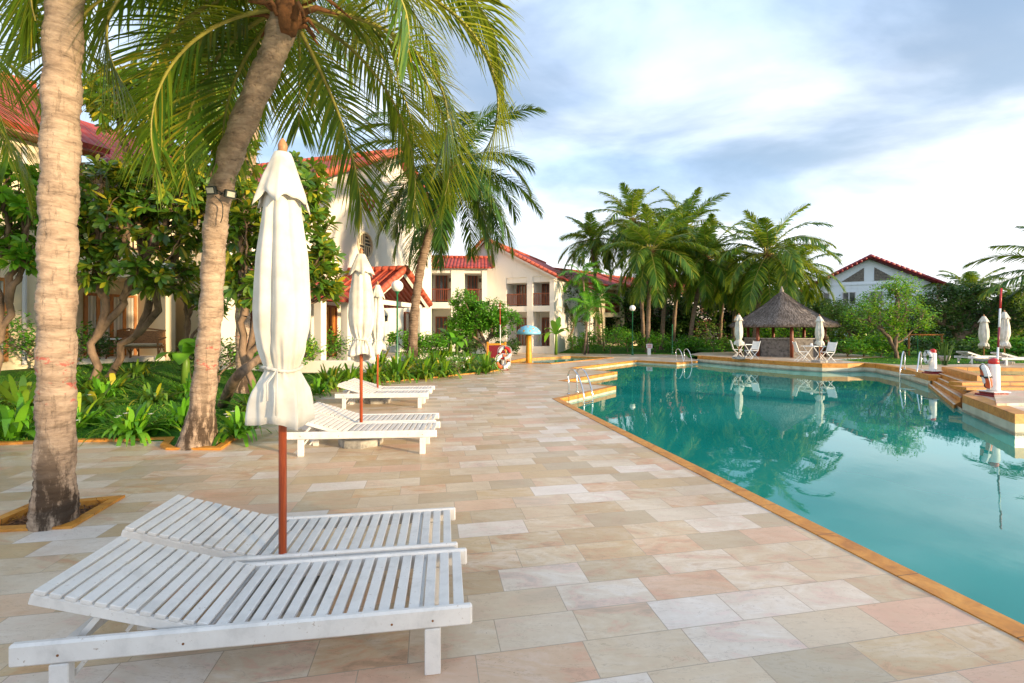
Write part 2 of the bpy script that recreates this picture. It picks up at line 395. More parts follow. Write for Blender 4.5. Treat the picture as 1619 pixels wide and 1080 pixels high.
# foliage
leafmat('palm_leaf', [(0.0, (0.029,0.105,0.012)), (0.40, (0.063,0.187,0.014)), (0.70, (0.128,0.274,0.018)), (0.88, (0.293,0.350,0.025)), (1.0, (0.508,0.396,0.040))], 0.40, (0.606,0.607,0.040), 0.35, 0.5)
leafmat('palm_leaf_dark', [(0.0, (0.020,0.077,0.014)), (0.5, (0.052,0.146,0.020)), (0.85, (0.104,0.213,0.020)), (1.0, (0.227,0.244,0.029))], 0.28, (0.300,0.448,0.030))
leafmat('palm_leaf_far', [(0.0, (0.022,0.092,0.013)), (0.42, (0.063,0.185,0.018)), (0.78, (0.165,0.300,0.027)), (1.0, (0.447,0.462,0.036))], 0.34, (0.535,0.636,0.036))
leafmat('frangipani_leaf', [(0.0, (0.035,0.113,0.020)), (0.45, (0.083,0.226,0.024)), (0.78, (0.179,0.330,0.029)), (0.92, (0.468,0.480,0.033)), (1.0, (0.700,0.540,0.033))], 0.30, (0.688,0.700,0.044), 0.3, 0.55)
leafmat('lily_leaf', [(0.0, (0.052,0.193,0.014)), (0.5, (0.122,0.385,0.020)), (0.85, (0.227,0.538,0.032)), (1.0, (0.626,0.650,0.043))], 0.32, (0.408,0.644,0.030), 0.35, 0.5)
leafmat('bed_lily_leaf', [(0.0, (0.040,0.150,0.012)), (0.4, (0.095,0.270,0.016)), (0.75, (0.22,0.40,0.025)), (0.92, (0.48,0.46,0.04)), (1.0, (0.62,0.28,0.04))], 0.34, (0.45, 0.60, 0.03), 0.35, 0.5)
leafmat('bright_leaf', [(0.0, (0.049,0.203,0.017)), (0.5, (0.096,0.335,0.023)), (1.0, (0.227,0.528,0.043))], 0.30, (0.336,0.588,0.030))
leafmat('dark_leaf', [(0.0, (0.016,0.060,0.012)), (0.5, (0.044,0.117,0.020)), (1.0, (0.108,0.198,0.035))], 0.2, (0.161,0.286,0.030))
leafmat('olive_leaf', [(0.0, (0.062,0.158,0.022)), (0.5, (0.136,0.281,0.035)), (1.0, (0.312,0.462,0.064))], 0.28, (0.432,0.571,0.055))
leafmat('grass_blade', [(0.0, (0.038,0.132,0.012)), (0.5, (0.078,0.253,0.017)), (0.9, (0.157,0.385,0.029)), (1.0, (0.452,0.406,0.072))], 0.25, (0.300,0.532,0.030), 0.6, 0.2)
simple('rachis', (0.30, 0.28, 0.05), 0.5, 0.3, 3, 0.1)
simple('rachis_dark', (0.10, 0.13, 0.03), 0.5, 0.3, 3, 0.1)
simple('dead_fibre', (0.20, 0.085, 0.03), 0.9, 0.4, 12, 0.8, 0.02)
simple('coconut', (0.30, 0.17, 0.04), 0.5, 0.3, 6, 0.2)
simple('petal_white', (0.78, 0.78, 0.70), 0.6, 0.1)
simple('petal_pink', (0.60, 0.05, 0.13), 0.6, 0.3)
# buildings
def plaster(name, col):
    t = NT(name); v = t.coord(); n = t.noise(v, 0.8, 6, 0.6); n2 = t.noise(v, 30, 4)
    st = t.noise(t.coord(scale=(3, 3, 0.35)), 1.2, 5, 0.6)
    c = t.mix(t.rng(n, 0.35, 0.75, 0, 0.35), col, tuple(x*0.82 for x in col))
    c = t.mix(t.rng(st, 0.58, 0.75, 0, 0.28), c, (0.36, 0.33, 0.28))
    return t.done(t.pbr(c, 0.85, t.bump(n2, 0.15, 0.004), spec=0.2))
plaster('plaster', (0.76, 0.73, 0.68)); plaster('plaster_grey', (0.60, 0.60, 0.62)); plaster('plaster_cream', (0.74, 0.64, 0.46)); plaster('plaster_blue', (0.78, 0.84, 0.90))
def rooftile(name, a, b_):
    t = NT(name); v = t.coord(kind='UV'); sp = t.n('ShaderNodeSeparateXYZ'); t.l(v, sp.inputs[0])
    # u runs along the eave, v down the slope, both in metres
    u = t.math('FRACT', t.math('DIVIDE', sp.outputs[0], 0.24)); w_ = t.math('FRACT', t.math('DIVIDE', sp.outputs[1], 0.34))
    bar = t.math('SINE', t.math('MULTIPLY', u, math.pi))
    cellv = t.n('ShaderNodeCombineXYZ'); t.l(t.math('FLOOR', t.math('DIVIDE', sp.outputs[0], 0.24)), cellv.inputs[0]); t.l(t.math('FLOOR', t.math('DIVIDE', sp.outputs[1], 0.34)), cellv.inputs[1])
    wh = t.n('ShaderNodeTexWhiteNoise'); t.l(cellv.outputs[0], wh.inputs[0])
    c = t.mix(wh.outputs[0], a, b_); dn = t.noise(t.coord(), 1.2, 5, 0.65)
    c = t.mix(t.rng(dn, 0.5, 0.75, 0, 0.45), c, tuple(x*0.35 for x in a))
    h = t.math('ADD', t.math('MULTIPLY', bar, 0.7), t.math('MULTIPLY', w_, 0.6))
    return t.done(t.pbr(c, 0.6, t.bump(h, 1.0, 0.07), spec=0.3))
rooftile('roof_tile', (0.26, 0.030, 0.024), (0.42, 0.075, 0.055))
rooftile('roof_dark', (0.13, 0.025, 0.025), (0.22, 0.05, 0.045))
simple('ridge_tile', (0.50, 0.10, 0.055), 0.6, 0.3, 6, 0.4)
simple('wood_red', (0.20, 0.050, 0.022), 0.45, 0.35, 5, 0.2, sc=(4, 4, 0.6))
simple('wood_orange', (0.40, 0.15, 0.03), 0.5, 0.3, 4, 0.2, sc=(4, 4, 0.6))
t = NT('pole_wood'); n = t.noise(t.coord(scale=(30, 30, 1.8)), 1.0, 6, 0.65, 0.5)
t.done(t.pbr(t.ramp(n, [(0.3, (0.17,0.028,0.008)), (0.5, (0.42,0.075,0.016)), (0.68, (0.58,0.15,0.035))]), 0.32, t.bump(n, 0.2, 0.002)))
simple('finial_wood', (0.42, 0.20, 0.08), 0.5, 0.3, 9)
simple('dark_gap', (0.03, 0.025, 0.022), 0.8, 0.2)
t = NT('glass'); n = t.noise(t.coord(), 0.6, 3)
t.done(t.pbr(t.ramp(n, [(0.4, (0.03,0.035,0.04)), (0.6, (0.08,0.09,0.10))]), 0.06, spec=0.7))
t = NT('curtain'); wv = t.n('ShaderNodeTexWave'); t.l(t.coord(), wv.inputs[0]); wv.inputs['Scale'].default_value = 3; wv.inputs['Distortion'].default_value = 1
t.done(t.pbr(t.mix(wv.outputs[1], (0.42,0.40,0.35), (0.66,0.63,0.56)), 0.8, t.bump(wv.outputs[1], 0.6, 0.03)))
simple('concrete', (0.34, 0.33, 0.30), 0.9, 0.35, 9, 0.7, 0.01)
simple('white_metal', (0.78, 0.80, 0.80), 0.4, 0.06, 6, 0.05)
simple('lamp_lens', (0.50, 0.50, 0.42), 0.2, 0.1)
simple('white_smooth', (0.80, 0.80, 0.78), 0.35, 0.08, 5, 0.05)
simple('steel', (0.72, 0.73, 0.74), 0.16, 0.05, 4, 0.02, metal=1.0)
simple('green_paint', (0.01, 0.14, 0.055), 0.35, 0.2, 4)
simple('red_paint', (0.50, 0.02, 0.02), 0.4, 0.15, 5)
simple('maroon_paint', (0.22, 0.015, 0.025), 0.4, 0.15, 5)
simple('orange_ring', (0.75, 0.14, 0.045), 0.45, 0.12, 5)
simple('yellow_paint', (0.68, 0.30, 0.02), 0.5, 0.2, 6)
simple('black_strap', (0.02, 0.03, 0.03), 0.6, 0.2)
simple('blue_dome', (0.20, 0.55, 0.80), 0.35, 0.12, 3)
simple('wicker', (0.28, 0.13, 0.045), 0.6, 0.35, 40, 0.6)
simple('cushion', (0.45, 0.36, 0.24), 0.9, 0.1)
simple('stone_wall', (0.17, 0.155, 0.14), 0.9, 0.4, 7, 0.8, 0.02)
t = NT('globe'); t.done(t.pbr((0.86, 0.86, 0.84), 0.25, t.bump(t.noise(t.coord(), 5, 2), 0.02, 0.002), Subsurface_Weight=0.0))
t = NT('thatch'); n = t.noise(t.coord(scale=(5, 5, 1.6)), 3.2, 8, 0.75, 0.8); n2 = t.noise(t.coord(), 1.4, 4)
c = t.ramp(n, [(0.3, (0.055,0.045,0.038)), (0.5, (0.17,0.14,0.12)), (0.7, (0.36,0.31,0.27))]); c = t.mix(t.rng(n2, 0.4, 0.7, 0, 0.4), c, (0.14, 0.10, 0.07))
t.done(t.pbr(c, 0.95, t.bump(n, 1.0, 0.06), spec=0.1))
leafmat('thatch_straw', [(0.0, (0.07,0.055,0.045)), (0.5, (0.20,0.165,0.14)), (1.0, (0.42,0.36,0.31))], 0.05, (0.3, 0.25, 0.2), 0.9, 0.1)
M = MATS
# ------------------------------------------------------------------ foliage builders
def nrm(a): return a / np.maximum(np.linalg.norm(a, axis=-1, keepdims=True), 1e-9)
PROF_STRAP = (0.55, 0.95, 1.0, 0.75, 0.06)
PROF_OBOV = (0.22, 0.62, 1.0, 0.88, 0.12)
PROF_OVAL = (0.25, 0.95, 0.80, 0.05)
PROF_NEEDLE = (0.55, 1.0, 0.72, 0.08)
def leaves(pos, d, n, ln, wd, prof, droop, fold=0.0):
    """a batch of leaves: pos, direction d, surface normal n, length, width; droop bends them to the ground"""
    k = len(pos); ns = len(prof); d = nrm(d); n = nrm(n)
    ln = np.broadcast_to(np.asarray(ln, float), (k,)); wd = np.broadcast_to(np.asarray(wd, float), (k,)); droop = np.broadcast_to(np.asarray(droop, float), (k,))
    side = nrm(np.cross(d, n)); ts = np.linspace(0, 1, ns)
    V = np.zeros((k, ns, 2, 3))
    for j, t in enumerate(ts):
        c = pos + d * (ln * t)[:, None]
        # arc: keep the length while it bends down
        c = c - d * (ln * droop * 0.35 * t**2.4)[:, None]
        c[:, 2] -= ln * droop * t**2
        hw = side * (wd * prof[j] * 0.5)[:, None]
        V[:, j, 0] = c + hw; V[:, j, 1] = c - hw
    idx = np.arange(k*ns*2).reshape(k, ns, 2)
    F = np.stack([idx[:, :-1, 0], idx[:, 1:, 0], idx[:, 1:, 1], idx[:, :-1, 1]], -1).reshape(-1, 4)
    return V.reshape(-1, 3), F
class LB:
    """collects leaf batches with a material index"""
    def __init__(s): s.V = []; s.F = []; s.M = []; s.n = 0
    def add(s, V, F, m=0):
        s.V.append(V); s.F.append(F + s.n); s.M.append(np.full(len(F), m)); s.n += len(V)
    def build(s, name, mats, parent=None):
        return npmesh(name, np.concatenate(s.V), np.concatenate(s.F), mats, parent, np.concatenate(s.M))
def rand_dirs(rng, k, zmin=-1.0):
    z = rng.uniform(zmin, 1, k); a = rng.uniform(0, 2*np.pi, k); r = np.sqrt(1-z*z)
    return np.stack([r*np.cos(a), r*np.sin(a), z], -1)
def tube_np(pts, rad, n=4):
    pts = np.asarray(pts, float); k = len(pts); t = np.gradient(pts, axis=0); t = nrm(t)
    a = nrm(np.cross(t, np.array([0.13, 0.07, 1.0]))); b = np.cross(t, a)
    rad = np.broadcast_to(np.asarray(rad, float), (k,))
    q = np.arange(n) * 2*np.pi/n
    V = pts[:, None] + (a[:, None]*np.cos(q)[None, :, None] + b[:, None]*np.sin(q)[None, :, None]) * rad[:, None, None]
    i = np.arange(k*n).reshape(k, n); i2 = np.roll(i, -1, axis=1)
    F = np.stack([i[:-1], i2[:-1], i2[1:], i[1:]], -1).reshape(-1, 4)
    return V.reshape(-1, 3), F

def frond(lb, rng, az, el, L, droop, nleaf, ll, lw, hang=0.5, side_bend=0.0, rr=0.022, org=(0, 0, 0), miss=0.03):
    """one feather frond: rachis (material 1) and leaflets (material 0)"""
    K = 26; pts = [np.array(org, float)]; e = el; a = az
    for i in range(K):
        t = i / K
        e = el - droop * (t**1.25); a = az + side_bend * t
        pts.append(pts[-1] + np.array([math.cos(e)*math.cos(a), math.cos(e)*math.sin(a), math.sin(e)]) * (L/K))
    pts = np.array(pts); tt = np.linspace(0, 1, K+1)
    V, F = tube_np(pts, rr * (1 - 0.9*tt) + 0.003, 4); lb.add(V, F, 1)
    T = nrm(np.gradient(pts, axis=0))
    S_ = nrm(np.cross(T, np.tile([0, 0, 1.0], (K+1, 1)) + 1e-4)); 
    s0 = np.array([math.sin(az), -math.cos(az), 0.0]); S_ = np.where((S_ @ s0)[:, None] < 0, -S_, S_)
    roll = rng.uniform(-0.35, 0.35)
    N = np.cross(S_, T); S2 = S_*math.cos(roll) + N*math.sin(roll); N2 = np.cross(S2, T)
    t = np.linspace(0.13, 0.995, nleaf); t = np.clip(t + rng.normal(0, 0.003, nleaf), 0.1, 1)
    for sd in (-1, 1):
        keep = rng.random(nleaf) > miss; tk = t[keep]; k = len(tk)
        f = tk*K; i0 = np.minimum(f.astype(int), K-1); fr = (f - i0)[:, None]
        p = pts[i0]*(1-fr) + pts[i0+1]*fr; tg = nrm(T[i0]*(1-fr) + T[i0+1]*fr); s = nrm(S2[i0]*(1-fr) + S2[i0+1]*fr)*sd; n = nrm(N2[i0]*(1-fr) + N2[i0+1]*fr)
        ang = (0.42 + 0.75*tk**1.5 + rng.normal(0, 0.06, k))[:, None]
        lift = rng.uniform(0.02, 0.30, k)[:, None]
        d = s*np.cos(ang) + tg*np.sin(ang) + n*lift
        ln = ll * (0.55 + 0.62*np.sin(np.pi*np.clip(tk*0.95, 0, 1))**0.8) * rng.uniform(0.86, 1.08, k)
        ln = ln * np.where(tk > 0.9, 1 - (tk-0.9)*4.5, 1)
        g = hang * (0.75 + 0.5*rng.random(k))
        V, F = leaves(p, d, nrm(n + s*0.35), ln, lw*rng.uniform(0.8, 1.15, k), PROF_NEEDLE, g); lb.add(V, F, 0)
def crown_mesh(name, seed, nf, L, nleaf, ll, lw, mats, elr=(-0.95, 1.35), spec=None, hang=0.5, parent=None, droop=(1.0, 1.7)):
    rng = np.random.default_rng(seed); lb = LB()
    if spec is None:
        spec = []
        for i in range(nf):
            u = (i + 0.5)/nf; el = elr[1] + (elr[0] - elr[1])*u**0.85
            az = i*2.39996 + rng.normal(0, 0.15)
            dr = droop[0] + (droop[1]-droop[0])*rng.random(); dr *= 0.72 + 0.45*math.cos(el)
            if el < -0.3: dr = min(dr, (1.5 + el))
            spec.append((az, el, L*rng.uniform(0.85, 1.05)*(0.80 if u < 0.1 else 1), dr))
    for (az, el, l, dr) in spec:
        o = (0.10*math.cos(az), 0.10*math.sin(az), 0.12*math.sin(el))
        frond(lb, rng, az, el, l, dr, nleaf, ll, lw, hang*(0.7 + 0.6*rng.random()), rng.uniform(-0.45, 0.45), 0.020 + 0.004*l, o)
    return lb.build(name, mats, parent)
def heart_mb(seed, r=0.16, h=0.5):
    """fibre and old leaf bases round the growing point"""
    m = MB(); rng = random.Random(seed)
    m.lathe([(r*0.75, -h*0.9), (r*1.05, -h*0.5), (r*1.35, -0.12), (r*1.2, 0.1), (r*0.4, 0.32)], 12)
    for i in range(16):
        a = rng.uniform(0, 6.28); b = rng.uniform(0.35, 1.1); l = rng.uniform(0.25, 0.55)
        p0 = Vector((math.cos(a)*r, math.sin(a)*r, rng.uniform(-h*0.6, 0.05)))
        m.tube([p0, p0 + Vector((math.cos(a)*b, math.sin(a)*b, 0.5))*l*0.5, p0 + Vector((math.cos(a)*b*1.1, math.sin(a)*b*1.1, 0.25-0.6*rng.random()))*l], [0.035, 0.028, 0.008], 5)
    return m
def catmull(pts, n):
    pts = [Vector(p) for p in pts]; P_ = [pts[0]*2 - pts[1]] + pts + [pts[-1]*2 - pts[-2]]; out = []
    for i in range(1, len(P_)-2):
        p0, p1, p2, p3 = P_[i-1:i+3]
        for k in range(n):
            t = k/n
            out.append(0.5*((2*p1) + (p2-p0)*t + (2*p0-5*p1+4*p2-p3)*t*t + (3*p1-p0-3*p2+p3)*t**3))
    out.append(pts[-1]); return out
def palm_trunk(pts, r0, r1, flare=1.6, rings=0.11, n=20, seed=0, mat='palm_bark', parent=None, ringamp=0.035):
    """pts local; rings of old leaf scars every `rings` metres"""
    rng = random.Random(seed); c = catmull(pts, 24)
    L = [0.0]
    for i in range(1, len(c)): L.append(L[-1] + (c[i]-c[i-1]).length)
    tot = L[-1]; k = max(20, int(tot/rings*4)); out = []; rad = []; j = 0
    nring = int(tot/rings)+2; jit = [rng.uniform(0.6, 1.4) for _ in range(nring+2)]
    for i in range(k+1):
        s = tot*i/k
        while j < len(L)-2 and L[j+1] < s: j += 1
        f = (s-L[j])/max(1e-6, L[j+1]-L[j]); p = c[j].lerp(c[j+1], min(1, f))
        t = s/tot; r = r0 + (r1-r0)*t
        r *= 1 + (flare-1)*math.exp(-s/0.28)
        ph = (s/rings) % 1.0; r *= 1 + ringamp*jit[int(s/rings)]*(1-ph)**2 - 0.3*ringamp
        out.append(p); rad.append(r)
    m = MB(); m.tube(out, rad, n)
    vs = m.v; rr = random.Random(seed+5); 
    for i in range(k+1):
        lean = [0.012*r0/0.2*math.sin(q*1.0 + i*0.31) + 0.006*rr.uniform(-1, 1) for q in range(n)]
        for q in range(n):
            v = Vector(vs[i*n+q]); v += (v - out[i]).normalized()*lean[q]
            v.z += 0.02*math.sin(2*math.pi*q/n + 0.7) if 2 < i < k-2 else 0
            vs[i*n+q] = tuple(v)
    o = m.build('trunk', M[mat], parent, smooth=True); return o, c

# --------------------------------------------------------- branching trees that fill a given crown
def grow_tree(rng, base, tips, r_tip, bend=0.12, share=0.42, sides=6, first=None, maxr=None, wob=0.06):
    """skeleton from base to every tip, forking by direction; returns MB and the list of end directions"""
    m = MB(); ends = []
    def rad(n): 
        r = r_tip * (n ** 0.48)
        return min(r, maxr) if maxr else r
    def seg(p, q, ra, rb, d0):
        n = 4; L = (q-p).length; c = [p]; 
        for i in range(1, n):
            t = i/n; w = Vector((rng.normal(0, 1), rng.normal(0, 1), rng.normal(0, 0.6)))*L*wob
            c.append(p.lerp(q, t) + d0*L*bend*math.sin(math.pi*t) + w*math.sin(math.pi*t))
        c.append(q); m.tube(c, [ra + (rb-ra)*i/n for i in range(n+1)], sides if ra > r_tip*2.2 else 4, cap=False)
        return (c[-1]-c[-2]).normalized()
    def rec(p, T, d, depth):
        n = len(T)
        if n == 1:
            q = Vector(T[0]); dd = seg(p, q, rad(1), r_tip*0.7, d); ends.append((q, dd)); return
        cen = Vector(T.mean(axis=0)); f = share * (0.75 + 0.5*rng.random())
        if depth == 0 and first is not None: q = Vector(first)
        else: q = p.lerp(cen, f)
        dd = seg(p, q, rad(n)*1.0, rad(n)*0.86, d)
        X = T - np.array(q); X = X/np.maximum(np.linalg.norm(X, axis=1, keepdims=True), 1e-6)
        k = 3 if (n > 12 and rng.random() < 0.5) else 2
        C = X[rng.choice(n, k, replace=False)]
        for _ in range(6):
            a = np.argmax(X @ C.T, axis=1)
            for j in range(k):
                if (a == j).any(): C[j] = X[a == j].mean(axis=0)
        for j in range(k):
            sel = T[a == j]
            if len(sel) and len(sel) < n: rec(q, sel, dd, depth+1)
            elif len(sel) == n: rec(q, T[:n//2], dd, depth+1); rec(q, T[n//2:], dd, depth+1); return
    rec(Vector(base), np.asarray(tips, float), Vector((0, 0, 1)), 0)
    return m, ends
def blob_points(rng, blobs, n):
    """points in the outer half of a set of ellipsoids (c, r)"""
    w = np.array([b[1][0]*b[1][1]*b[1][2] for b in blobs])**0.7; w = w/w.sum(); out = []
    for (c, r), k in zip(blobs, (w*n).round().astype(int)):
        d = rand_dirs(rng, max(k, 1), -0.75); rr = rng.uniform(0.45, 1.0, max(k, 1))**0.6
        out.append(np.array(c) + d*rr[:, None]*np.array(r))
    return np.concatenate(out)
def rosettes(lb, rng, ends, nl, ln, wd, prof, droop=0.25, tilt=(0.15, 0.9), m=0):
    E = np.array([list(e[0]) for e in ends]); D = np.array([list(e[1]) for e in ends])
    D = nrm(D + np.array([0, 0, 0.5])); k = len(E)
    a = nrm(np.cross(D, np.array([0.3, 0.2, 0.9]))); b = np.cross(D, a)
    for i in range(nl):
        q = i*2.39996 + rng.uniform(0, 6.28, k); el = tilt[0] + (tilt[1]-tilt[0])*(i/nl) + rng.normal(0, 0.12, k)
        out = a*np.cos(q)[:, None] + b*np.sin(q)[:, None]
        d = out*np.cos(el)[:, None] + D*np.sin(el)[:, None]; n = D*np.cos(el)[:, None] - out*np.sin(el)[:, None]
        p = E - D*(0.10*(1-i/nl))*rng.uniform(0.3, 1, k)[:, None]
        V, F = leaves(p, d, n, ln*rng.uniform(0.7, 1.1, k), wd*rng.uniform(0.8, 1.1, k), prof, droop*rng.uniform(0.3, 1.3, k)); lb.add(V, F, m)
def sprays(lb, rng, ends, nl, spread, ln, wd, prof=PROF_OVAL, droop=0.15, m=0):
    """small leaves scattered round every twig end"""
    E = np.array([list(e[0]) for e in ends]); E = np.repeat(E, nl, axis=0); k = len(E)
    p = E + rand_dirs(rng, k)*(rng.random(k)**0.6)[:, None]*np.asarray(spread)
    d = rand_dirs(rng, k, -0.5); n = nrm(rand_dirs(rng, k, 0.0) + np.array([0, 0, 0.6]))
    V, F = leaves(p, d, n, ln*rng.uniform(0.6, 1.2, k), wd*rng.uniform(0.7, 1.15, k), prof, droop); lb.add(V, F, m)

def bushy_tree(name, base, blobs, ntip, leaf, nl, spread, ln, wd, rt, label, cat='tree', group=None, seed=1, bark_='tree_bark', first=None, maxr=None, prof=PROF_OVAL, share=0.42, z0=0.0):
    """blobs given relative to base"""
    rng = np.random.default_rng(seed); t = empty(name, base, 0, label, cat, group)
    tips = blob_points(rng, blobs, ntip)
    m, ends = grow_tree(rng, (0, 0, z0), tips, rt, first=first, maxr=maxr, share=share)
    m.build('trunk', M[bark_], t, smooth=True)
    lb = LB(); sprays(lb, rng, ends, nl, spread, ln, wd, prof); lb.build('crown', M[leaf], t)
    return t
def rosette_tree(name, base, blobs, ntip, leaf, nl, ln, wd, rt, label, cat='tree', group=None, seed=1, first=None, maxr=None, flowers=0, share=0.38, bark_='grey_bark', z0=-0.05, tilt=(0.1, 1.0)):
    rng = np.random.default_rng(seed); t = empty(name, base, 0, label, cat, group)
    tips = blob_points(rng, blobs, ntip)
    m, ends = grow_tree(rng, (0, 0, z0), tips, rt, first=first, maxr=maxr, share=share, bend=0.18, wob=0.05)
    m.build('trunk', M[bark_], t, smooth=True)
    lb = LB(); rosettes(lb, rng, ends, nl, ln, wd, PROF_OBOV, 0.28, tilt)
    lb.build('crown', M[leaf], t)
    if flowers:
        fb = LB(); sel = [ends[i] for i in rng.choice(len(ends), min(flowers, len(ends)), replace=False)]
        sel = [(e[0] + Vector((0, 0, 0.12)), e[1]) for e in sel]
        sprays(fb, rng, sel, 9, 0.10, 0.07, 0.045); fb.build('blossom', M['petal_white'], t)
    return t

def lily_mesh(seed, n, L, w, leaf='lily_leaf', up=(0.5, 1.45), droop=(0.35, 1.0), name='leaf_clump', spread=0.10):
    rng = np.random.default_rng(seed); lb = LB()
    az = np.arange(n)*2.39996 + rng.normal(0, 0.3, n); el = up[0] + (up[1]-up[0])*rng.random(n)
    d = np.stack([np.cos(el)*np.cos(az), np.cos(el)*np.sin(az), np.sin(el)], -1)
    nn = np.stack([-np.sin(el)*np.cos(az), -np.sin(el)*np.sin(az), np.cos(el)], -1) + 1e-3
    r = spread*rng.random(n); p = np.stack([r*np.cos(az), r*np.sin(az), 0.02*rng.random(n)], -1)
    V, F = leaves(p, d, nn, L*rng.uniform(0.7, 1.1, n), w*rng.uniform(0.75, 1.15, n), (0.55, 0.85, 1.0, 0.98, 0.85, 0.6, 0.05), rng.uniform(*droop, n)); lb.add(V, F)
    return lb, rng
def shrub(name, base, r, h, leaf, n, ln, wd, label, cat='shrub', group=None, seed=1, prof=PROF_OVAL, flowers=None, nf=0):
    """low dense bush: stems and a mound of leaves"""
    rng = np.random.default_rng(seed); t = empty(name, base, 0, label, cat, group)
    blobs = [((0, 0, h*0.55), (r, r*0.9, h*0.5))]
    for i in range(5):
        a = rng.uniform(0, 6.28); blobs.append(((math.cos(a)*r*0.5, math.sin(a)*r*0.45, h*rng.uniform(0.5, 0.8)), (r*0.5, r*0.5, h*0.35)))
    tips = blob_points(rng, blobs, max(12, n//14)); tips[:, 2] = np.maximum(tips[:, 2], 0.08)
    m, ends = grow_tree(rng, (0, 0, -0.05), tips, 0.006, share=0.3, sides=4)
    m.build('stem', M['tree_bark'], t)
    lb = LB(); sprays(lb, rng, ends, 14, r*0.22, ln, wd, prof); lb.build('foliage', M[leaf], t)
    if flowers:
        fb = LB(); sel = [ends[i] for i in rng.choice(len(ends), min(nf, len(ends)), replace=False)]
        sprays(fb, rng, [(e[0]*1.06, e[1]) for e in sel], 10, r*0.15, 0.05, 0.045); fb.build('blossom', M[flowers], t)
    return t
# ------------------------------------------------------------------ ground, deck, pools
def fill_sheet(name, loops, z, mat, zs=None):
    """flat sheet bounded by the first loop with the others as holes"""
    bm = bmesh.new(); edges = []
    for lp in loops:
        vs = [bm.verts.new((p[0], p[1], z)) for p in lp]
        for i in range(len(vs)): edges.append(bm.edges.new((vs[i], vs[(i+1) % len(vs)])))
    bmesh.ops.triangle_fill(bm, use_beauty=True, use_dissolve=False, edges=edges)
    bmesh.ops.recalc_face_normals(bm, faces=bm.faces)
    for f in bm.faces:
        if f.normal.z < 0: f.normal_flip()
    me = bpy.data.meshes.new(name); bm.to_mesh(me); bm.free(); me.materials.append(M[mat])
    return link(name, me)
def inside(p, lp):
    c = False; n = len(lp); j = n-1
    for i in range(n):
        if (lp[i][1] > p[1]) != (lp[j][1] > p[1]) and p[0] < (lp[j][0]-lp[i][0])*(p[1]-lp[i][1])/(lp[j][1]-lp[i][1]) + lp[i][0]: c = not c
        j = i
    return c
def strip(mb, pts, w, z0, z1, closed=False, side=1):
    """a kerb of width w along pts, laid to the `side` (left = 1) of the line"""
    pts = [Vector((p[0], p[1])) for p in pts]; n = len(pts); off = []
    for i in range(n):
        a = pts[i-1] if (closed or i > 0) else None; b = pts[(i+1) % n] if (closed or i < n-1) else None
        d1 = (pts[i]-a).normalized() if a is not None else (b-pts[i]).normalized()
        d2 = (b-pts[i]).normalized() if b is not None else d1
        n1 = Vector((-d1.y, d1.x)); n2 = Vector((-d2.y, d2.x)); m = (n1+n2); 
        m = m.normalized() if m.length > 1e-4 else n1
        k = min(1.8, 1/max(0.3, m.dot(n1))); off.append(pts[i] + m*w*k*side)
    z = (lambda i: (z0, z1)) 
    vs = []; 
    for i in range(n):
        vs += [(pts[i].x, pts[i].y, z0), (pts[i].x, pts[i].y, z1), (off[i].x, off[i].y, z1), (off[i].x, off[i].y, z0)]
    fs = []; m_ = n if closed else n-1
    for i in range(m_):
        a = i*4; b = ((i+1) % n)*4
        for k in range(4): fs.append((a+k, a+(k+1) % 4, b+(k+1) % 4, b+k))
    if not closed: fs += [(0, 1, 2, 3), ((n-1)*4+3, (n-1)*4+2, (n-1)*4+1, (n-1)*4)]
    mb.add(vs, fs)
def g2(px, py, z=0.0): v = G(px, py, z); return (v.x, v.y)
ZS = 0.22                                   # level of the raised terrace
ZW = -0.15
near_e = g2(1619, 990); c0 = g2(885, 631)
dirn = Vector((near_e[0]-c0[0], near_e[1]-c0[1])).normalized()
n_back = (c0[0] + dirn.x*14.4, c0[1] + dirn.y*14.4)
zig = [c0, g2(974, 611), g2(893, 602), g2(976, 588), g2(905, 582), g2(1007, 570), g2(1070, 573.6), g2(1103, 571.3)]
stage = [g2(1103, 562.5, ZS), g2(1150, 566, ZS), g2(1200, 569.3, ZS), g2(1250, 572.5, ZS), g2(1300, 575, ZS), g2(1340, 575.3, ZS), g2(1367, 574.5, ZS), g2(1384, 575.5, ZS), g2(1424, 582, ZS), (13.4, 14.5)]
blk = [(10.0, 10.0), (8.6, 7.7), (17.0, 8.2)]
pool = [n_back] + zig + stage + [(10.9, 11.2)] + blk + [(17.0, n_back[1])]
garden = [g2(0, 704), g2(122, 699.5), g2(262, 696.5)]
pit2 = [g2(253, 707), g2(262, 712), g2(349, 712)]
garden2 = [g2(417, 664), g2(455, 640), g2(510, 618), g2(560, 609), g2(673, 599), g2(777, 588), g2(800, 584)]
gl = [(-12.0, garden[0][1]+0.1)] + garden + pit2 + garden2
back_n = [g2(792, 574), g2(790, 563), g2(803, 558), g2(900, 559.5), g2(1035, 561), g2(1085, 562)]
back_s = [(12.3, 29.5), (16.0, 31.0), (21.0, 30.0), (20.5, 24.5), g2(1316, 568.5, ZS), g2(1359, 572.0, ZS), g2(1405, 575.3, ZS), g2(1434, 577.3, ZS), (17.3, 18.9), (26.0, 20.5), (30.0, 20.5)]
outer = [(-14.0, -7.0), (-14.0, garden[0][1]+0.1)] + gl[1:] + back_n + [(10.7, 27.2)] + back_s + [(30.0, -7.0)]
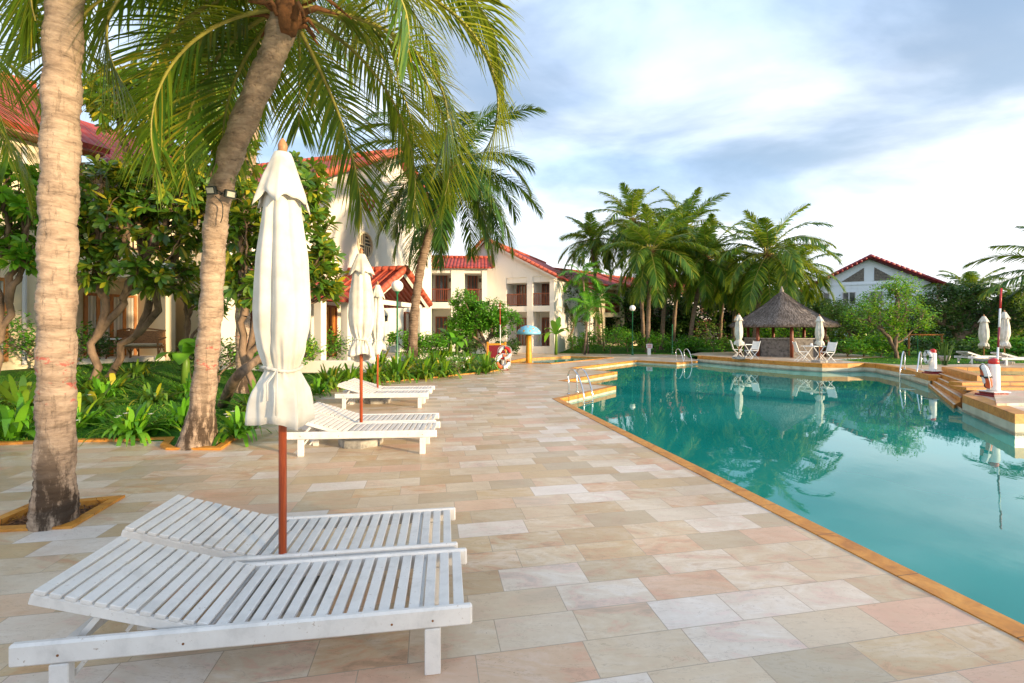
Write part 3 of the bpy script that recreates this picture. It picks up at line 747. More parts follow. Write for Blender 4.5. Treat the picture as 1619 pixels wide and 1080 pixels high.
# small wading pool beyond the mushroom
wade = [g2(800, 573.5), g2(868, 575), g2(962, 566), g2(902, 564), g2(830, 567.5)]
pit = [g2(198, 786), g2(47, 799), g2(-60, 845), g2(114, 836)]
deck_outer = [(-14.0, -7.0), (-14.0, garden[0][1]+0.1)] + gl[1:] + back_n + [(10.7, 27.2)] + [stage[0]] + list(reversed(zig)) + [n_back, (n_back[0], -7.0)]
struct(fill_sheet('pool_deck', [deck_outer, pit, wade], 0.0, 'paving'))
terr = [stage[0], (10.7, 27.2)] + back_s + [(30.0, 8.9), blk[2], blk[1], blk[0], (12.2, 11.6), (13.0, 12.3), (14.6, 14.9)] + [(13.4, 14.5)] + list(reversed(stage[1:-1]))
struct(fill_sheet('terrace', [terr], ZS, 'paving'))
struct(fill_sheet('ground', [[(-900, -300), (900, -300), (900, 1500), (-900, 1500)], outer], 0.015, 'lawn'))
m = MB(); m.box(-20, 32, -9, 34, -1.3, -1.25); struct(m.build('pool_floor', M['pool_tile']))
struct(fill_sheet('side_lawn', [[(12.3, 29.5), (16.0, 31.0), (21.0, 30.0), (20.5, 24.5), g2(1316, 568.5, ZS), g2(1359, 572.0, ZS), g2(1405, 575.3, ZS), g2(1434, 577.3, ZS), (17.3, 18.9), (26.0, 20.5), (80.0, 20.5), (80.0, 62.0), (13.2, 62.0), (13.2, 31.0)]], 0.205, 'lawn'))
# basin wall below the kerb
def wallstrip(mb, pts, z0, z1, closed=False):
    n = len(pts); vs = []
    for p in pts: vs += [(p[0], p[1], z0), (p[0], p[1], z1)]
    mb.add(vs, [(2*i, 2*i+1, 2*((i+1) % n)+1, 2*((i+1) % n)) for i in range(n if closed else n-1)])
m = MB(); wallstrip(m, pool, -1.25, -0.09, True); 
struct(m.build('pool_wall', M['pool_tile'], fixn=False))
m = MB(); strip(m, stage, 0.05, -1.2, 0.042, side=1); strip(m, blk, 0.05, -1.2, 0.06, side=1); strip(m, [(11.9, 11.35), (10.0, 10.0)], 0.05, -1.2, 0.06, side=1)
struct(m.build('terrace_wall', M['pool_tile']))
# kerbs
m = MB()
strip(m, [n_back] + zig, 0.17, -0.10, 0.008, side=1)
struct(m.build('pool_kerb', M['kerb']))
m = MB()
strip(m, stage, 0.30, 0.04, ZS+0.006, side=1)
strip(m, blk, 0.30, 0.055, ZS+0.006, side=1); strip(m, [(12.2, 11.57), (10.0, 10.0)], 0.16, 0.058, ZS+0.008, side=1)
struct(m.build('terrace_kerb', M['kerb']))
m = MB(); strip(m, gl, 0.10, -0.1, 0.035, side=1); struct(m.build('garden_kerb', M['kerb']))
m = MB(); strip(m, list(reversed(back_n)), 0.14, -0.1, 0.02, side=-1); struct(m.build('lawn_kerb', M['paving']))
m = MB(); strip(m, pit, 0.085, -0.1, 0.022, closed=True, side=1); struct(m.build('tree_pit_kerb', M['kerb']))
m = MB(); strip(m, wade, 0.22, -0.12, 0.03, closed=True, side=-1); struct(m.build('wading_pool_kerb', M['kerb']))
m = MB(); bx = [(p[0], p[1]) for p in pit]
m.add([(p[0], p[1], -0.05) for p in pit], [(0, 1, 2, 3)])
so = m.build('soil', M['soil']); struct(so)
# water
struct(fill_sheet('water', [[(p[0], p[1]) for p in pool]], ZW, 'water'))
o = fill_sheet('wading_water', [wade], -0.06, 'water'); struct(o)
# pool steps at the right, climbing from the water to the upper basin
Lf = Vector((13.4, 14.5)), Vector((14.35, 15.1)); Rt = Vector((10.2, 10.4)), Vector((12.4, 12.0))
NSTEP = 4; m = MB(); treads = MB()
zt = [-0.06, 0.04, 0.14, 0.25]
def lerp2(a, b, t): return a + (b-a)*t
for k in range(NSTEP):
    a = lerp2(Lf[0], Lf[1], k/NSTEP); b_ = lerp2(Rt[0], Rt[1], k/NSTEP); a2 = Lf[1] + Vector((0.5, 0.4)); b2 = Rt[1] + Vector((0.5, 0.4))
    poly = [(a.x, a.y), (b_.x, b_.y), (b2.x, b2.y), (a2.x, a2.y)]
    m.prism(poly, zt[k]-(0.9 if k == 0 else 0.1), zt[k])
    d = (a2-a).normalized()*0.17
    treads.prism([(a.x+0.03*d.x, a.y), (b_.x+0.03*d.x, b_.y), (b_.x+d.x, b_.y+d.y), (a.x+d.x, a.y+d.y)], zt[k]+0.001, zt[k]+0.006)
st = struct(m.build('pool_steps', M['kerb'])); struct(treads.build('step_nosing', M['paving']))
# the raised basin at the right edge
ub = [(12.5, 12.1), (14.5, 15.2), (20.0, 14.4), (20.0, 12.1)]
m = MB(); strip(m, ub, 0.26, ZS-0.12, 0.44, closed=True, side=-1); struct(m.build('upper_basin_kerb', M['kerb']))
struct(fill_sheet('upper_basin_water', [[(12.7, 12.25), (14.6, 14.95), (19.8, 14.2), (19.8, 12.3)]], 0.33, 'water'))
m = MB(); m.box(11.2, 17, 11.2, 11.55, 0.225, 0.36); m.box(10.9, 17, 10.8, 11.2, 0.225, 0.29)
struct(m.build('basin_step', M['kerb']))
m = MB(); m.prism([(9.2, 8.55), (16.8, 8.9), (16.8, 10.6), (11.0, 10.3)], ZS+0.004, ZS+0.05); struct(m.build('marble_plinth', M['paving']))

# the lawn rises towards the houses
def lawn_z(x, y):
    """height of the garden at (x, y)"""
    best = 1e9; p = Vector((x, y))
    for i in range(len(gl)-1):
        a = Vector(gl[i][:2]); b = Vector(gl[i+1][:2]); ab = b-a; t = max(0, min(1, (p-a).dot(ab)/ab.length_squared)); best = min(best, (p-(a+ab*t)).length)
    for i in range(len(back_n)-1):
        a = Vector(back_n[i][:2]); b = Vector(back_n[i+1][:2]); ab = b-a; t = max(0, min(1, (p-a).dot(ab)/ab.length_squared)); best = min(best, (p-(a+ab*t)).length)
    t = max(0, min(1, (best-0.3)/6.5)); h = 0.46*t*t*(3-2*t)
    k = max(0, min(1, (-x-5)/8)) * max(0, min(1, (22-y)/6)); h += 0.16*k*t
    f = max(0, min(1, (x-6)/5)); h *= 1-0.75*f
    return 0.02 + h
def grid_sheet(name, x0, x1, y0, y1, st, mat):
    nx = int((x1-x0)/st)+1; ny = int((y1-y0)/st)+1; V = []; 
    for j in range(ny):
        for i in range(nx):
            x = x0+i*st; y = y0+j*st; z = lawn_z(x, y) if not inside((x, y), outer) else -0.14
            e = min(i, j, nx-1-i, ny-1-j)
            if e == 0: z = -0.14
            V.append((x, y, z + 0.012*math.sin(x*3.1)*math.cos(y*2.7)))
    F = [(j*nx+i, j*nx+i+1, (j+1)*nx+i+1, (j+1)*nx+i) for j in range(ny-1) for i in range(nx-1)]
    F = [f for f in F if max(V[q][2] for q in f) > -0.05]
    return npmesh(name, V, F, M[mat], smooth=True)
struct(grid_sheet('lawn', -30, 13, 6.3, 70, 0.5, 'lawn'))
def ground_z(x, y): 
    if inside((x, y), outer): return ZS if x > 10.5 and y > 7 else 0.0
    if -30 < x < 13 and 6.3 < y < 70: return lawn_z(x, y)
    if x >= 13 and 20 < y < 62: return 0.205
    return 0.015
# grass blades
rng = np.random.default_rng(5)
def grass_patch(name, pts, h, w):
    k = len(pts); d = nrm(rand_dirs(rng, k, 0.35) + np.array([0, 0, 0.8])); n = rand_dirs(rng, k, -0.2)
    V, F = leaves(pts, d, n, h*rng.uniform(0.5, 1.3, k), w, (0.9, 0.7, 0.1), 0.3)
    o = npmesh(name, V, F, M['grass_blade']); o['kind'] = 'stuff'; return o
P_ = []
while len(P_) < 30000:
    x = rng.uniform(-13, 1.5); y = rng.uniform(6.6, 21)
    if rng.random() > (8.5/y)**1.1: continue
    if inside((x, y), outer): continue
    if abs(x/y) > 1.2: continue
    if math.sin(x*1.3+y*0.7)*math.cos(y*0.9-x*0.6) > 0.72: continue
    P_.append((x, y, lawn_z(x, y)-0.02))
grass_patch('grass', np.array(P_), 0.10, 0.013)
P_ = []
while len(P_) < 9000:
    x = rng.uniform(-6, 12.5); y = rng.uniform(19, 44)
    if inside((x, y), outer) or abs(x/y) > 1.2: continue
    P_.append((x, y, lawn_z(x, y)-0.03))
grass_patch('far_grass', np.array(P_), 0.14, 0.03)
P_ = []
while len(P_) < 6000:
    x = rng.uniform(16, 30); y = rng.uniform(19, 40)
    if inside((x, y), outer): continue
    P_.append((x, y, 0.19))
grass_patch('meadow_grass', np.array(P_), 0.14, 0.03)
# litter in the tree pit
P_ = []
for _ in range(900):
    a, b_ = rng.random(), rng.random(); p = (1-a)*((1-b_)*Vector(pit[0])+b_*Vector(pit[1])) + a*((1-b_)*Vector(pit[3])+b_*Vector(pit[2])); P_.append((p.x, p.y, -0.04+0.03*rng.random()))
P_ = np.array(P_); k = len(P_); V, F = leaves(P_, rand_dirs(rng, k, -0.1)*np.array([1, 1, 0.25]), np.tile([0.1, 0.1, 1.0], (k, 1)), rng.uniform(0.02, 0.08, k), 0.012, PROF_OVAL, 0.1)
o = npmesh('leaf_litter', V, F, M['dead_fibre']); o['kind'] = 'stuff'
# ------------------------------------------------------------------ buildings
def roofplane(name, quads, mat, parent, th=0.10):
    """quads: list of (eave0, eave1, ridge1, ridge0) in local space; tiled planes with thickness and uv in metres"""
    V = []; F = []; UV = []
    for q in quads:
        q = [Vector(p) for p in q]; n = (q[1]-q[0]).cross(q[3]-q[0]).normalized()
        if n.z < 0: n = -n
        o = len(V); V += [p for p in q] + [p - n*th for p in q]
        u = (q[1]-q[0]).normalized(); w = n.cross(u).normalized()
        uv = [((p-q[0]).dot(u)+50, (p-q[0]).dot(w)+50) for p in q]; uv = uv+uv
        for f in ((0,1,2,3), (7,6,5,4), (0,4,5,1), (1,5,6,2), (2,6,7,3), (3,7,4,0)):
            F.append(tuple(o+i for i in f)); UV += [uv[i] for i in f]
    me = bpy.data.meshes.new(name); me.from_pydata([tuple(v) for v in V], [], F); ul = me.uv_layers.new(name='UVMap')
    for i, l in enumerate(ul.data): l.uv = UV[i]
    me.materials.append(M[mat]); me.update(); return link(name, me, parent)
def ridge_caps(m, a, b, r=0.11, step=0.36):
    a = Vector(a); b = Vector(b); n = max(1, int((b-a).length/step)); d = (b-a)/n
    for i in range(n):
        p = a + d*i; m.tube([p, p + d*0.9, p + d*1.12], [r*1.0, r*1.12, r*1.16], 8)
def railing(name, x0, x1, y, z0, h, parent, mat='wood_red', step=0.12):
    m = MB(); m.box(x0, x1, y-0.035, y+0.035, z0+h-0.07, z0+h); m.box(x0, x1, y-0.025, y+0.025, z0+0.08, z0+0.13)
    n = max(2, int((x1-x0)/step))
    for i in range(n+1):
        x = x0+0.02 + (x1-x0-0.04)*i/n; m.box(x-0.018, x+0.018, y-0.018, y+0.018, z0+0.13, z0+h-0.07)
    return m.build(name, M[mat], parent)
def door(x0, x1, y, z0, z1, parent, mat='wood_red', leaves_=2, pane='glass', name='door'):
    m = MB(); f = 0.09
    m.box(x0, x0+f, y-0.05, y+0.05, z0, z1); m.box(x1-f, x1, y-0.05, y+0.05, z0, z1); m.box(x0+f, x1-f, y-0.05, y+0.05, z1-f, z1); 
    if name == 'window': m.box(x0+f, x1-f, y-0.05, y+0.05, z0, z0+f)
    for i in range(1, leaves_): 
        x = x0 + (x1-x0)*i/leaves_; m.box(x-0.05, x+0.05, y-0.045, y+0.045, z0+(f if name == 'window' else 0), z1-f)
    o = m.build(name, M[mat], parent)
    g = MB(); g.box(x0+f, x1-f, y-0.01, y+0.01, z0+(f if name == 'window' else 0.0), z1-f); g.build('pane', M[pane], o)
    return o
def villa(O, rz, label, W_=9.0, dep=9.0, bays=((0.6, 3.6), (4.4, 7.4)), recess=1.5, z1=3.0, ze=5.6, zr=8.0, roof='gable_front', wall='plaster', base=-0.6, eo=0.35, half=None, mat_door='wood_red', group='two-storey guest houses behind the garden', cat='house', rail_h=0.9, pane='glass', doors=(1, 1), side_win=False):
    """local x along the front, y to the back; bays are recessed balconies on both floors"""
    t = empty('guest_house', O, rz, label, cat, group)
    m = MB(); m.box(0, W_, recess, dep, base, ze)
    xs = [0.0]; 
    for a, b_ in bays: xs += [a, b_]
    xs.append(W_)
    for i in range(0, len(xs), 2):
        if xs[i+1] - xs[i] > 0.05: m.box(xs[i], xs[i+1], 0, recess-0.003, base, ze)
    build_parts(m, 'wall', M[wall], t)
    s = MB()
    for a, b_ in bays:
        s.box(a+0.002, b_-0.002, 0.03, recess-0.005, z1-0.42, z1); s.box(a+0.002, b_-0.002, 0.05, recess-0.005, base, 0.06)
        s.box(a+0.002, b_-0.002, 0.06, recess-0.005, ze-0.4, ze-0.003)
    build_parts(s, 'balcony_slab', M[wall], t)
    for i, (a, b_) in enumerate(bays):
        railing('railing', a, b_, 0.12, z1+0.03, rail_h, t)
        w = b_-a
        for (zf, q) in ((0.06, doors[0]), (z1, doors[1])):
            if q:
                x0 = a + w*0.16; x1 = a + w*0.74; door(x0, x1, recess-0.06, zf, zf+2.15, t, mat_door, 4 if q == 2 else 3, pane)
        l = MB(); l.box(a+w*0.84, a+w*0.84+0.12, recess-0.16, recess-0.006, z1+1.55, z1+1.8); l.build('wall_lamp', M['black_strap'], t)
        l = MB(); l.box(a+w*0.84, a+w*0.84+0.12, recess-0.16, recess-0.006, 1.55, 1.8); l.build('wall_lamp', M['black_strap'], t)
    if roof == 'gable_front':
        xm = W_/2 if half is None else half
        g = MB(); g.yprism([(0, ze), (W_, ze), (xm, zr-0.02)], 0.0, 0.2); g.yprism([(0, ze), (W_, ze), (xm, zr-0.02)], dep-0.2, dep); build_parts(g, 'gable', M[wall], t)
        sl = (zr-ze)/(xm); sr = (zr-ze)/(W_-xm); z_l = ze - sl*eo; z_r = ze - sr*eo
        roofplane('roof', [((-eo, -0.45, z_l+0.1), (-eo, dep+0.3, z_l+0.1), (xm, dep+0.3, zr+0.1), (xm, -0.45, zr+0.1)),
                           ((W_+eo, dep+0.3, z_r+0.1), (W_+eo, -0.45, z_r+0.1), (xm+0.002, -0.45, zr+0.1), (xm+0.002, dep+0.3, zr+0.1))], 'roof_tile', t)
        r = MB(); ridge_caps(r, (xm, -0.5, zr+0.14), (xm, dep+0.3, zr+0.14)); ridge_caps(r, (-eo, -0.45, z_l+0.13), (xm, -0.45, zr+0.13)); ridge_caps(r, (W_+eo, -0.45, z_r+0.13), (xm, -0.45, zr+0.13))
        r.build('ridge_tiles', M['ridge_tile'], t, smooth=True)
        f = MB(); 
        for (xa, za, xb, zb) in ((-eo, z_l, xm, zr), (W_+eo, z_r, xm, zr)):
            f.yprism([(xa, za-0.16), (xb, zb-0.16), (xb, zb-0.02), (xa, za-0.02)] if xa < xb else [(xb, zb-0.16), (xa, za-0.16), (xa, za-0.02), (xb, zb-0.02)], -0.42, -0.38)
        build_parts(f, 'fascia', M[wall], t)
    else:
        ym = dep/2; s_ = (zr-ze)/ym; zf = ze - s_*eo
        g = MB(); g.xprism([(0, ze), (dep, ze), (ym, zr-0.02)], 0, 0.2); g.xprism([(0, ze), (dep, ze), (ym, zr-0.02)], W_-0.2, W_); build_parts(g, 'gable', M[wall], t)
        roofplane('roof', [((-0.4, -eo, zf+0.1), (W_+0.4, -eo, zf+0.1), (W_+0.4, ym, zr+0.1), (-0.4, ym, zr+0.1)), ((W_+0.4, dep+eo, zf+0.1), (-0.4, dep+eo, zf+0.1), (-0.4, ym+0.002, zr+0.1), (W_+0.4, ym+0.002, zr+0.1))], 'roof_tile', t)
        r = MB(); ridge_caps(r, (-0.4, ym, zr+0.14), (W_+0.4, ym, zr+0.14)); ridge_caps(r, (-0.4, -eo, zf+0.13), (-0.4, ym, zr+0.13)); ridge_caps(r, (W_+0.4, -eo, zf+0.13), (W_+0.4, ym, zr+0.13))
        r.build('ridge_tiles', M['ridge_tile'], t, smooth=True)
    return t

# the lobby: a tall gabled wall with a scroll medallion, a round lattice window and a tiled porch
LOB = (-6.5, 25.0, 0.45); LR = R(75.5)
def lobby():
    t = empty('lobby_building', LOB, LR, 'tall white gabled building with red scroll medallion, round lattice window and tiled porch', 'building')
    z0 = LOB[2]; zp = 11.4 - z0; k = 0.52; xl, xr = -8.0, 4.8
    (xw, zw) = onplane(577, 388, LOB, LR); rw = 0.62
    # wall with a round hole for the lattice window
    n = 40; bm = bmesh.new()
    outer_ = [(xl, -0.5), (xr, -0.5), (xr, zp-k*xr), (0, zp), (xl, zp+k*xl)]
    vo = [bm.verts.new((x, 0, z)) for x, z in outer_]; vi = [bm.verts.new((xw+rw*math.cos(2*math.pi*i/n), 0, zw+rw*math.sin(2*math.pi*i/n))) for i in range(n)]
    ed = [bm.edges.new((vo[i], vo[(i+1) % 5])) for i in range(5)] + [bm.edges.new((vi[i], vi[(i+1) % n])) for i in range(n)]
    bmesh.ops.triangle_fill(bm, use_beauty=True, edges=ed)
    r_ = bmesh.ops.extrude_face_region(bm, geom=bm.faces[:]); 
    for v in [g for g in r_['geom'] if isinstance(g, bmesh.types.BMVert)]: v.co.y += 0.3
    bmesh.ops.recalc_face_normals(bm, faces=bm.faces)
    me = bpy.data.meshes.new('wall'); bm.to_mesh(me); bm.free(); me.materials.append(M['plaster']); link('wall', me, t)
    b2 = MB(); b2.box(xl, xl+0.3, 0.31, 14, -0.5, zp+k*xl-0.1); b2.box(xr-0.3, xr, 0.31, 14, -0.5, zp-k*xr-0.1); build_parts(b2, 'side_wall', M['plaster'], t)
    eo = 0.6
    roofplane('roof', [((xl-eo, -0.5, zp+k*(xl-eo)+0.12), (xl-eo, 14, zp+k*(xl-eo)+0.12), (0, 14, zp+0.12), (0, -0.5, zp+0.12)),
                       ((xr+eo, 14, zp-k*(xr+eo)+0.12), (xr+eo, -0.5, zp-k*(xr+eo)+0.12), (0.002, -0.5, zp+0.12), (0.002, 14, zp+0.12))], 'roof_tile', t, 0.16)
    r = MB(); ridge_caps(r, (xl-eo, -0.5, zp+k*(xl-eo)+0.16), (0, -0.5, zp+0.16), 0.17, 0.4); ridge_caps(r, (xr+eo, -0.5, zp-k*(xr+eo)+0.16), (0, -0.5, zp+0.16), 0.17, 0.4); ridge_caps(r, (0, -0.5, zp+0.2), (0, 14, zp+0.2), 0.17, 0.4)
    r.build('ridge_tiles', M['ridge_tile'], t, smooth=True)
    # round window
    w = MB(); ring = [(xw+rw*math.cos(q*math.pi/16), -0.03, zw+rw*math.sin(q*math.pi/16)) for q in range(33)]; w.tube(ring, 0.06, 6)
    wo_ = w.build('round_window', M['plaster_cream'], t)
    l = MB(); s = rw*0.98
    def bar(xa, za, xb, zb): l.tube([(xw+xa, 0.02, zw+za), (xw+xb, 0.02, zw+zb)], 0.03, 4)
    for i in range(-3, 4):
        o_ = i*s/3.6
        h = math.sqrt(max(0, s*s-o_*o_))
        if i != 0:
            bar(o_, 0 if i < 0 else -h, o_, h if i < 0 else 0)       # vertical bars upper left and lower right
            bar(0 if i > 0 else -h, o_, h if i > 0 else 0, o_)       # horizontal bars elsewhere
    bar(-s, 0, s, 0); bar(0, -s, 0, s)
    l.build('lattice', M['plaster_cream'], wo_)
    pn = MB(); pn.tube([(xw, 0.10, zw), (xw, 0.13, zw)], rw*0.99, 24); pn.build('pane', M['stone_wall'], wo_)
    # medallion: a ring of curling brackets
    (xm, zm) = onplane(580, 313, LOB, LR); md = MB()
    for j in range(4):
        a0 = math.pi/2*j
        for s_ in (-1, 1):
            pts = []
            for i in range(15):
                q = i/14; rr = 0.56*(1-0.72*q); aa = a0 + s_*(0.30 + 0.55*math.sin(q*3.0)); pts.append((xm+rr*math.cos(aa), -0.03, zm+rr*math.sin(aa)))
            md.tube(pts, 0.045, 5)
        md.tube([(xm+0.62*math.cos(a0+s_), -0.03, zm+0.62*math.sin(a0+s_)) for s_ in (-0.55, -0.35, -0.12, 0.12, 0.35, 0.55)], 0.05, 5)
        md.tube([(xm+0.1*math.cos(a0), -0.03, zm+0.1*math.sin(a0)), (xm+0.56*math.cos(a0), -0.03, zm+0.56*math.sin(a0))], 0.04, 5)
    md.build('medallion', M['ridge_tile'], t, smooth=True)
    v = MB(); (xv, zv) = onplane(516, 303, LOB, LR); v.box(xv-0.1, xv+0.1, -0.04, -0.003, zv-0.45, zv+0.45); v.build('vent', M['wood_orange'], t)
    # porch
    xp = -4.25; hw = 2.2; yp = -2.6; ez = 2.72; pz = 3.95
    roofplane('porch_roof', [((xp-hw-0.4, yp-0.3, ez-0.25), (xp-hw-0.4, -0.01, ez-0.25), (xp, -0.01, pz), (xp, yp-0.3, pz)), ((xp+hw+0.4, -0.01, ez-0.25), (xp+hw+0.4, yp-0.3, ez-0.25), (xp+0.002, yp-0.3, pz), (xp+0.002, -0.01, pz))], 'roof_tile', t, 0.12)
    r = MB(); ridge_caps(r, (xp-hw-0.4, yp-0.3, ez-0.2), (xp, yp-0.3, pz+0.05), 0.13, 0.36); ridge_caps(r, (xp+hw+0.4, yp-0.3, ez-0.2), (xp, yp-0.3, pz+0.05), 0.13, 0.36); ridge_caps(r, (xp, yp-0.3, pz+0.05), (xp, 0, pz+0.05), 0.12, 0.36)
    for i in range(7):     # raised courses down the near slope
        y = yp-0.15 + i*0.4; r.tube([(xp-hw-0.4, y, ez-0.22), (xp, y, pz+0.03)], 0.045, 6)
    r.build('porch_ridge_tiles', M['ridge_tile'], t, smooth=True)
    c = MB()
    for sx_ in (-1, 1):
        c.box(xp+sx_*hw-0.16, xp+sx_*hw+0.16, yp, yp+0.32, -0.5, ez-0.28); c.box(xp+sx_*0.75-0.14, xp+sx_*0.75+0.14, -1.2, -0.92, -0.5, ez+0.2)
    build_parts(c, 'porch_column', M['plaster'], t)
    b = MB(); b.box(xp-hw, xp+hw, yp-0.02, yp+0.1, ez-0.42, ez-0.22); 
    b.tube([(xp-hw-0.3, yp-0.2, ez-0.38), (xp, yp-0.2, pz-0.2)], 0.09, 4); b.tube([(xp+hw+0.3, yp-0.2, ez-0.38), (xp, yp-0.2, pz-0.2)], 0.09, 4)
    build_parts(b, 'porch_beam', M['plaster'], t)
    pl = MB(); pl.box(xp-hw-0.3, xp+hw+0.3, yp-0.4, -0.005, -0.5, 0.08); pl.build('porch_floor', M['plaster'], t)
    wl_ = MB(); wl_.box(-1.2, -1.02, -0.14, -0.003, 1.7, 2.0); wl_.build('wall_lamp', M['black_strap'], t)
    wl_ = MB(); wl_.box(xl-3.2, xl-0.005, 0.0, 0.3, -0.5, 4.2); wl_.build('annex_wall', M['plaster'], t)
    door(xp-0.6, xp+0.6, -0.06, 0.08, 2.3, t, 'wood_red', 2); door(xp-1.9, xp-1.0, -0.06, 0.08, 2.3, t, 'wood_red', 2, 'wood_orange'); door(xp+1.0, xp+1.8, -0.06, 0.08, 2.3, t, 'wood_red', 2)
    # lean-to veranda to the near side
    roofplane('veranda_roof', [((xl-3.0, -2.6, 2.35), (xp-hw-0.45, -2.6, 2.35), (xp-hw-0.45, -0.01, 3.5), (xl-3.0, -0.01, 3.5))], 'roof_tile', t, 0.12)
    c = MB(); 
    for x in (-10.6, -9.2, -7.7): c.box(x-0.14, x+0.14, -2.4, -2.12, -0.5, 2.32)
    build_parts(c, 'veranda_column', M['plaster'], t)
    for x in (-9.9, -8.45): door(x-0.55, x+0.55, -0.06, 0.0, 2.2, t, 'wood_red', 2)
    door(1.0, 2.2, -0.06, 0.1, 2.3, t, 'wood_red', 2)
    return t
lobby()
# the near house at the left
NH = (-13.7, 12.05, 0.72); NR = R(63)
def near_house():
    t = empty('guest_house', NH, NR, 'cream two-storey house at the left with wooden sliding doors and a shaded porch', 'house', 'two-storey guest houses behind the garden')
    ze = 6.55; zb = 2.75
    m = MB(); L0, L1 = -6.0, 5.6; px0 = onplane(122, 540, NH, NR)[0]; px1 = onplane(262, 540, NH, NR)[0]
    m.box(L0, L1, 1.9, 10, -0.8, ze); m.box(L0, px0-0.35, 0, 1.897, -0.8, ze); m.box(px1, px1+0.30, 0, 1.897, -0.8, ze); m.box(px0-0.349, px1-0.002, 0, 1.897, zb-0.1, zb+0.75)
    m.box(px1+0.9, L1+0.001, 0.5, 1.897, -0.8, 2.4)
    build_parts(m, 'wall', M['plaster_cream'], t)
    s = MB(); s.box(px0-0.348, px1-0.003, 0.02, 1.895, -0.8, 0.05); s.build('porch_floor', M['plaster'], t)
    xa = onplane(0, 520, NH, NR)[0]
    door(xa-0.9, xa+0.13, -0.06, 0.1, 2.35, t, 'wood_orange', 2, 'curtain')
    pip = MB(); xq = onplane(37, 480, NH, NR)[0]; pip.tube([(xq, -0.08, 0.0), (xq, -0.08, 6.0)], 0.05, 8); pip.build('drainpipe', M['plaster_grey'], t)
    dl = onplane(125, 540, NH, NR, 1.9)[0]; dr = onplane(214, 540, NH, NR, 1.9)[0]
    door(dl+0.1, dr, 1.83, 0.05, 2.2, t, 'wood_orange', 4, 'curtain')
    railing('railing', px0-0.3, px1, 0.12, zb+0.75, 0.75, t)
    door(px0+0.2, px1-0.5, 1.83, zb+0.75, zb+2.75, t, 'wood_red', 3)
    roofplane('roof', [((L0-0.5, -0.7, ze-0.15), (2.1, -0.7, ze-0.15), (2.1, 5, ze+3.2), (L0-0.5, 5, ze+3.2)), ((2.105, -0.25, ze-0.45), (L1+0.4, -0.25, ze-0.45), (L1+0.4, 5, ze+2.5), (2.105, 5, ze+2.5))], 'roof_tile', t, 0.16)
    r = MB(); ridge_caps(r, (L0, 5, ze+3.2), (2.1, 5, ze+3.2)); r.build('ridge_tiles', M['ridge_tile'], t, smooth=True)
    so_ = MB(); so_.box(L0-0.4, 2.0, -0.6, -0.003, ze-0.35, ze-0.29); so_.build('soffit', M['wood_red'], t)
    return t
near_house()
villa((-6.0, 30.6, 0.45), R(4), 'narrow white house with one wooden balcony between the leaning palm and the tall gable', 4.3, 5.0, ((0.42, 1.85), (2.75, 3.95)), 1.6, 3.15, 5.55, 6.5, 'eave_front', 'plaster', doors=(1, 1))
OB = (-4.9, 35.8, 0.45); XB = [onplane(q, 480, OB, R(-24))[0] for q in (800, 833, 842, 869, 876)]
villa(OB, R(-24), 'white gabled house with two brown balconies behind the mushroom shower', XB[4], 13.0, ((XB[0], XB[1]), (XB[2], XB[3])), 1.5, 3.02, 5.15, 8.1, 'gable_front', 'plaster', half=3.2, doors=(2, 2))
villa((4.1, 39.8, 0.4), R(36), 'sunlit cream house with orange-brown balconies behind the dark slender tree', 8.8, 8.0, ((0.5, 2.5), (3.2, 5.2), (6.0, 8.2)), 1.5, 3.0, 5.7, 7.3, 'eave_front', 'plaster_cream', doors=(1, 1))
villa((12.4, 46.2, 0.4), R(36), 'cream house farther back, half behind the tall palms of the grove', 8.0, 8.0, ((0.8, 3.2), (4.2, 6.8)), 1.5, 3.0, 5.6, 7.2, 'eave_front', 'plaster_cream', mat_door='wood_red')
villa((17.0, 50.0, 0.3), R(10), 'grey white house glimpsed between the palm trunks', 14.0, 9.0, ((1.0, 3.2), (4.2, 6.4), (7.6, 9.8), (10.8, 13.0)), 1.5, 3.0, 5.6, 7.6, 'eave_front', 'plaster_grey')
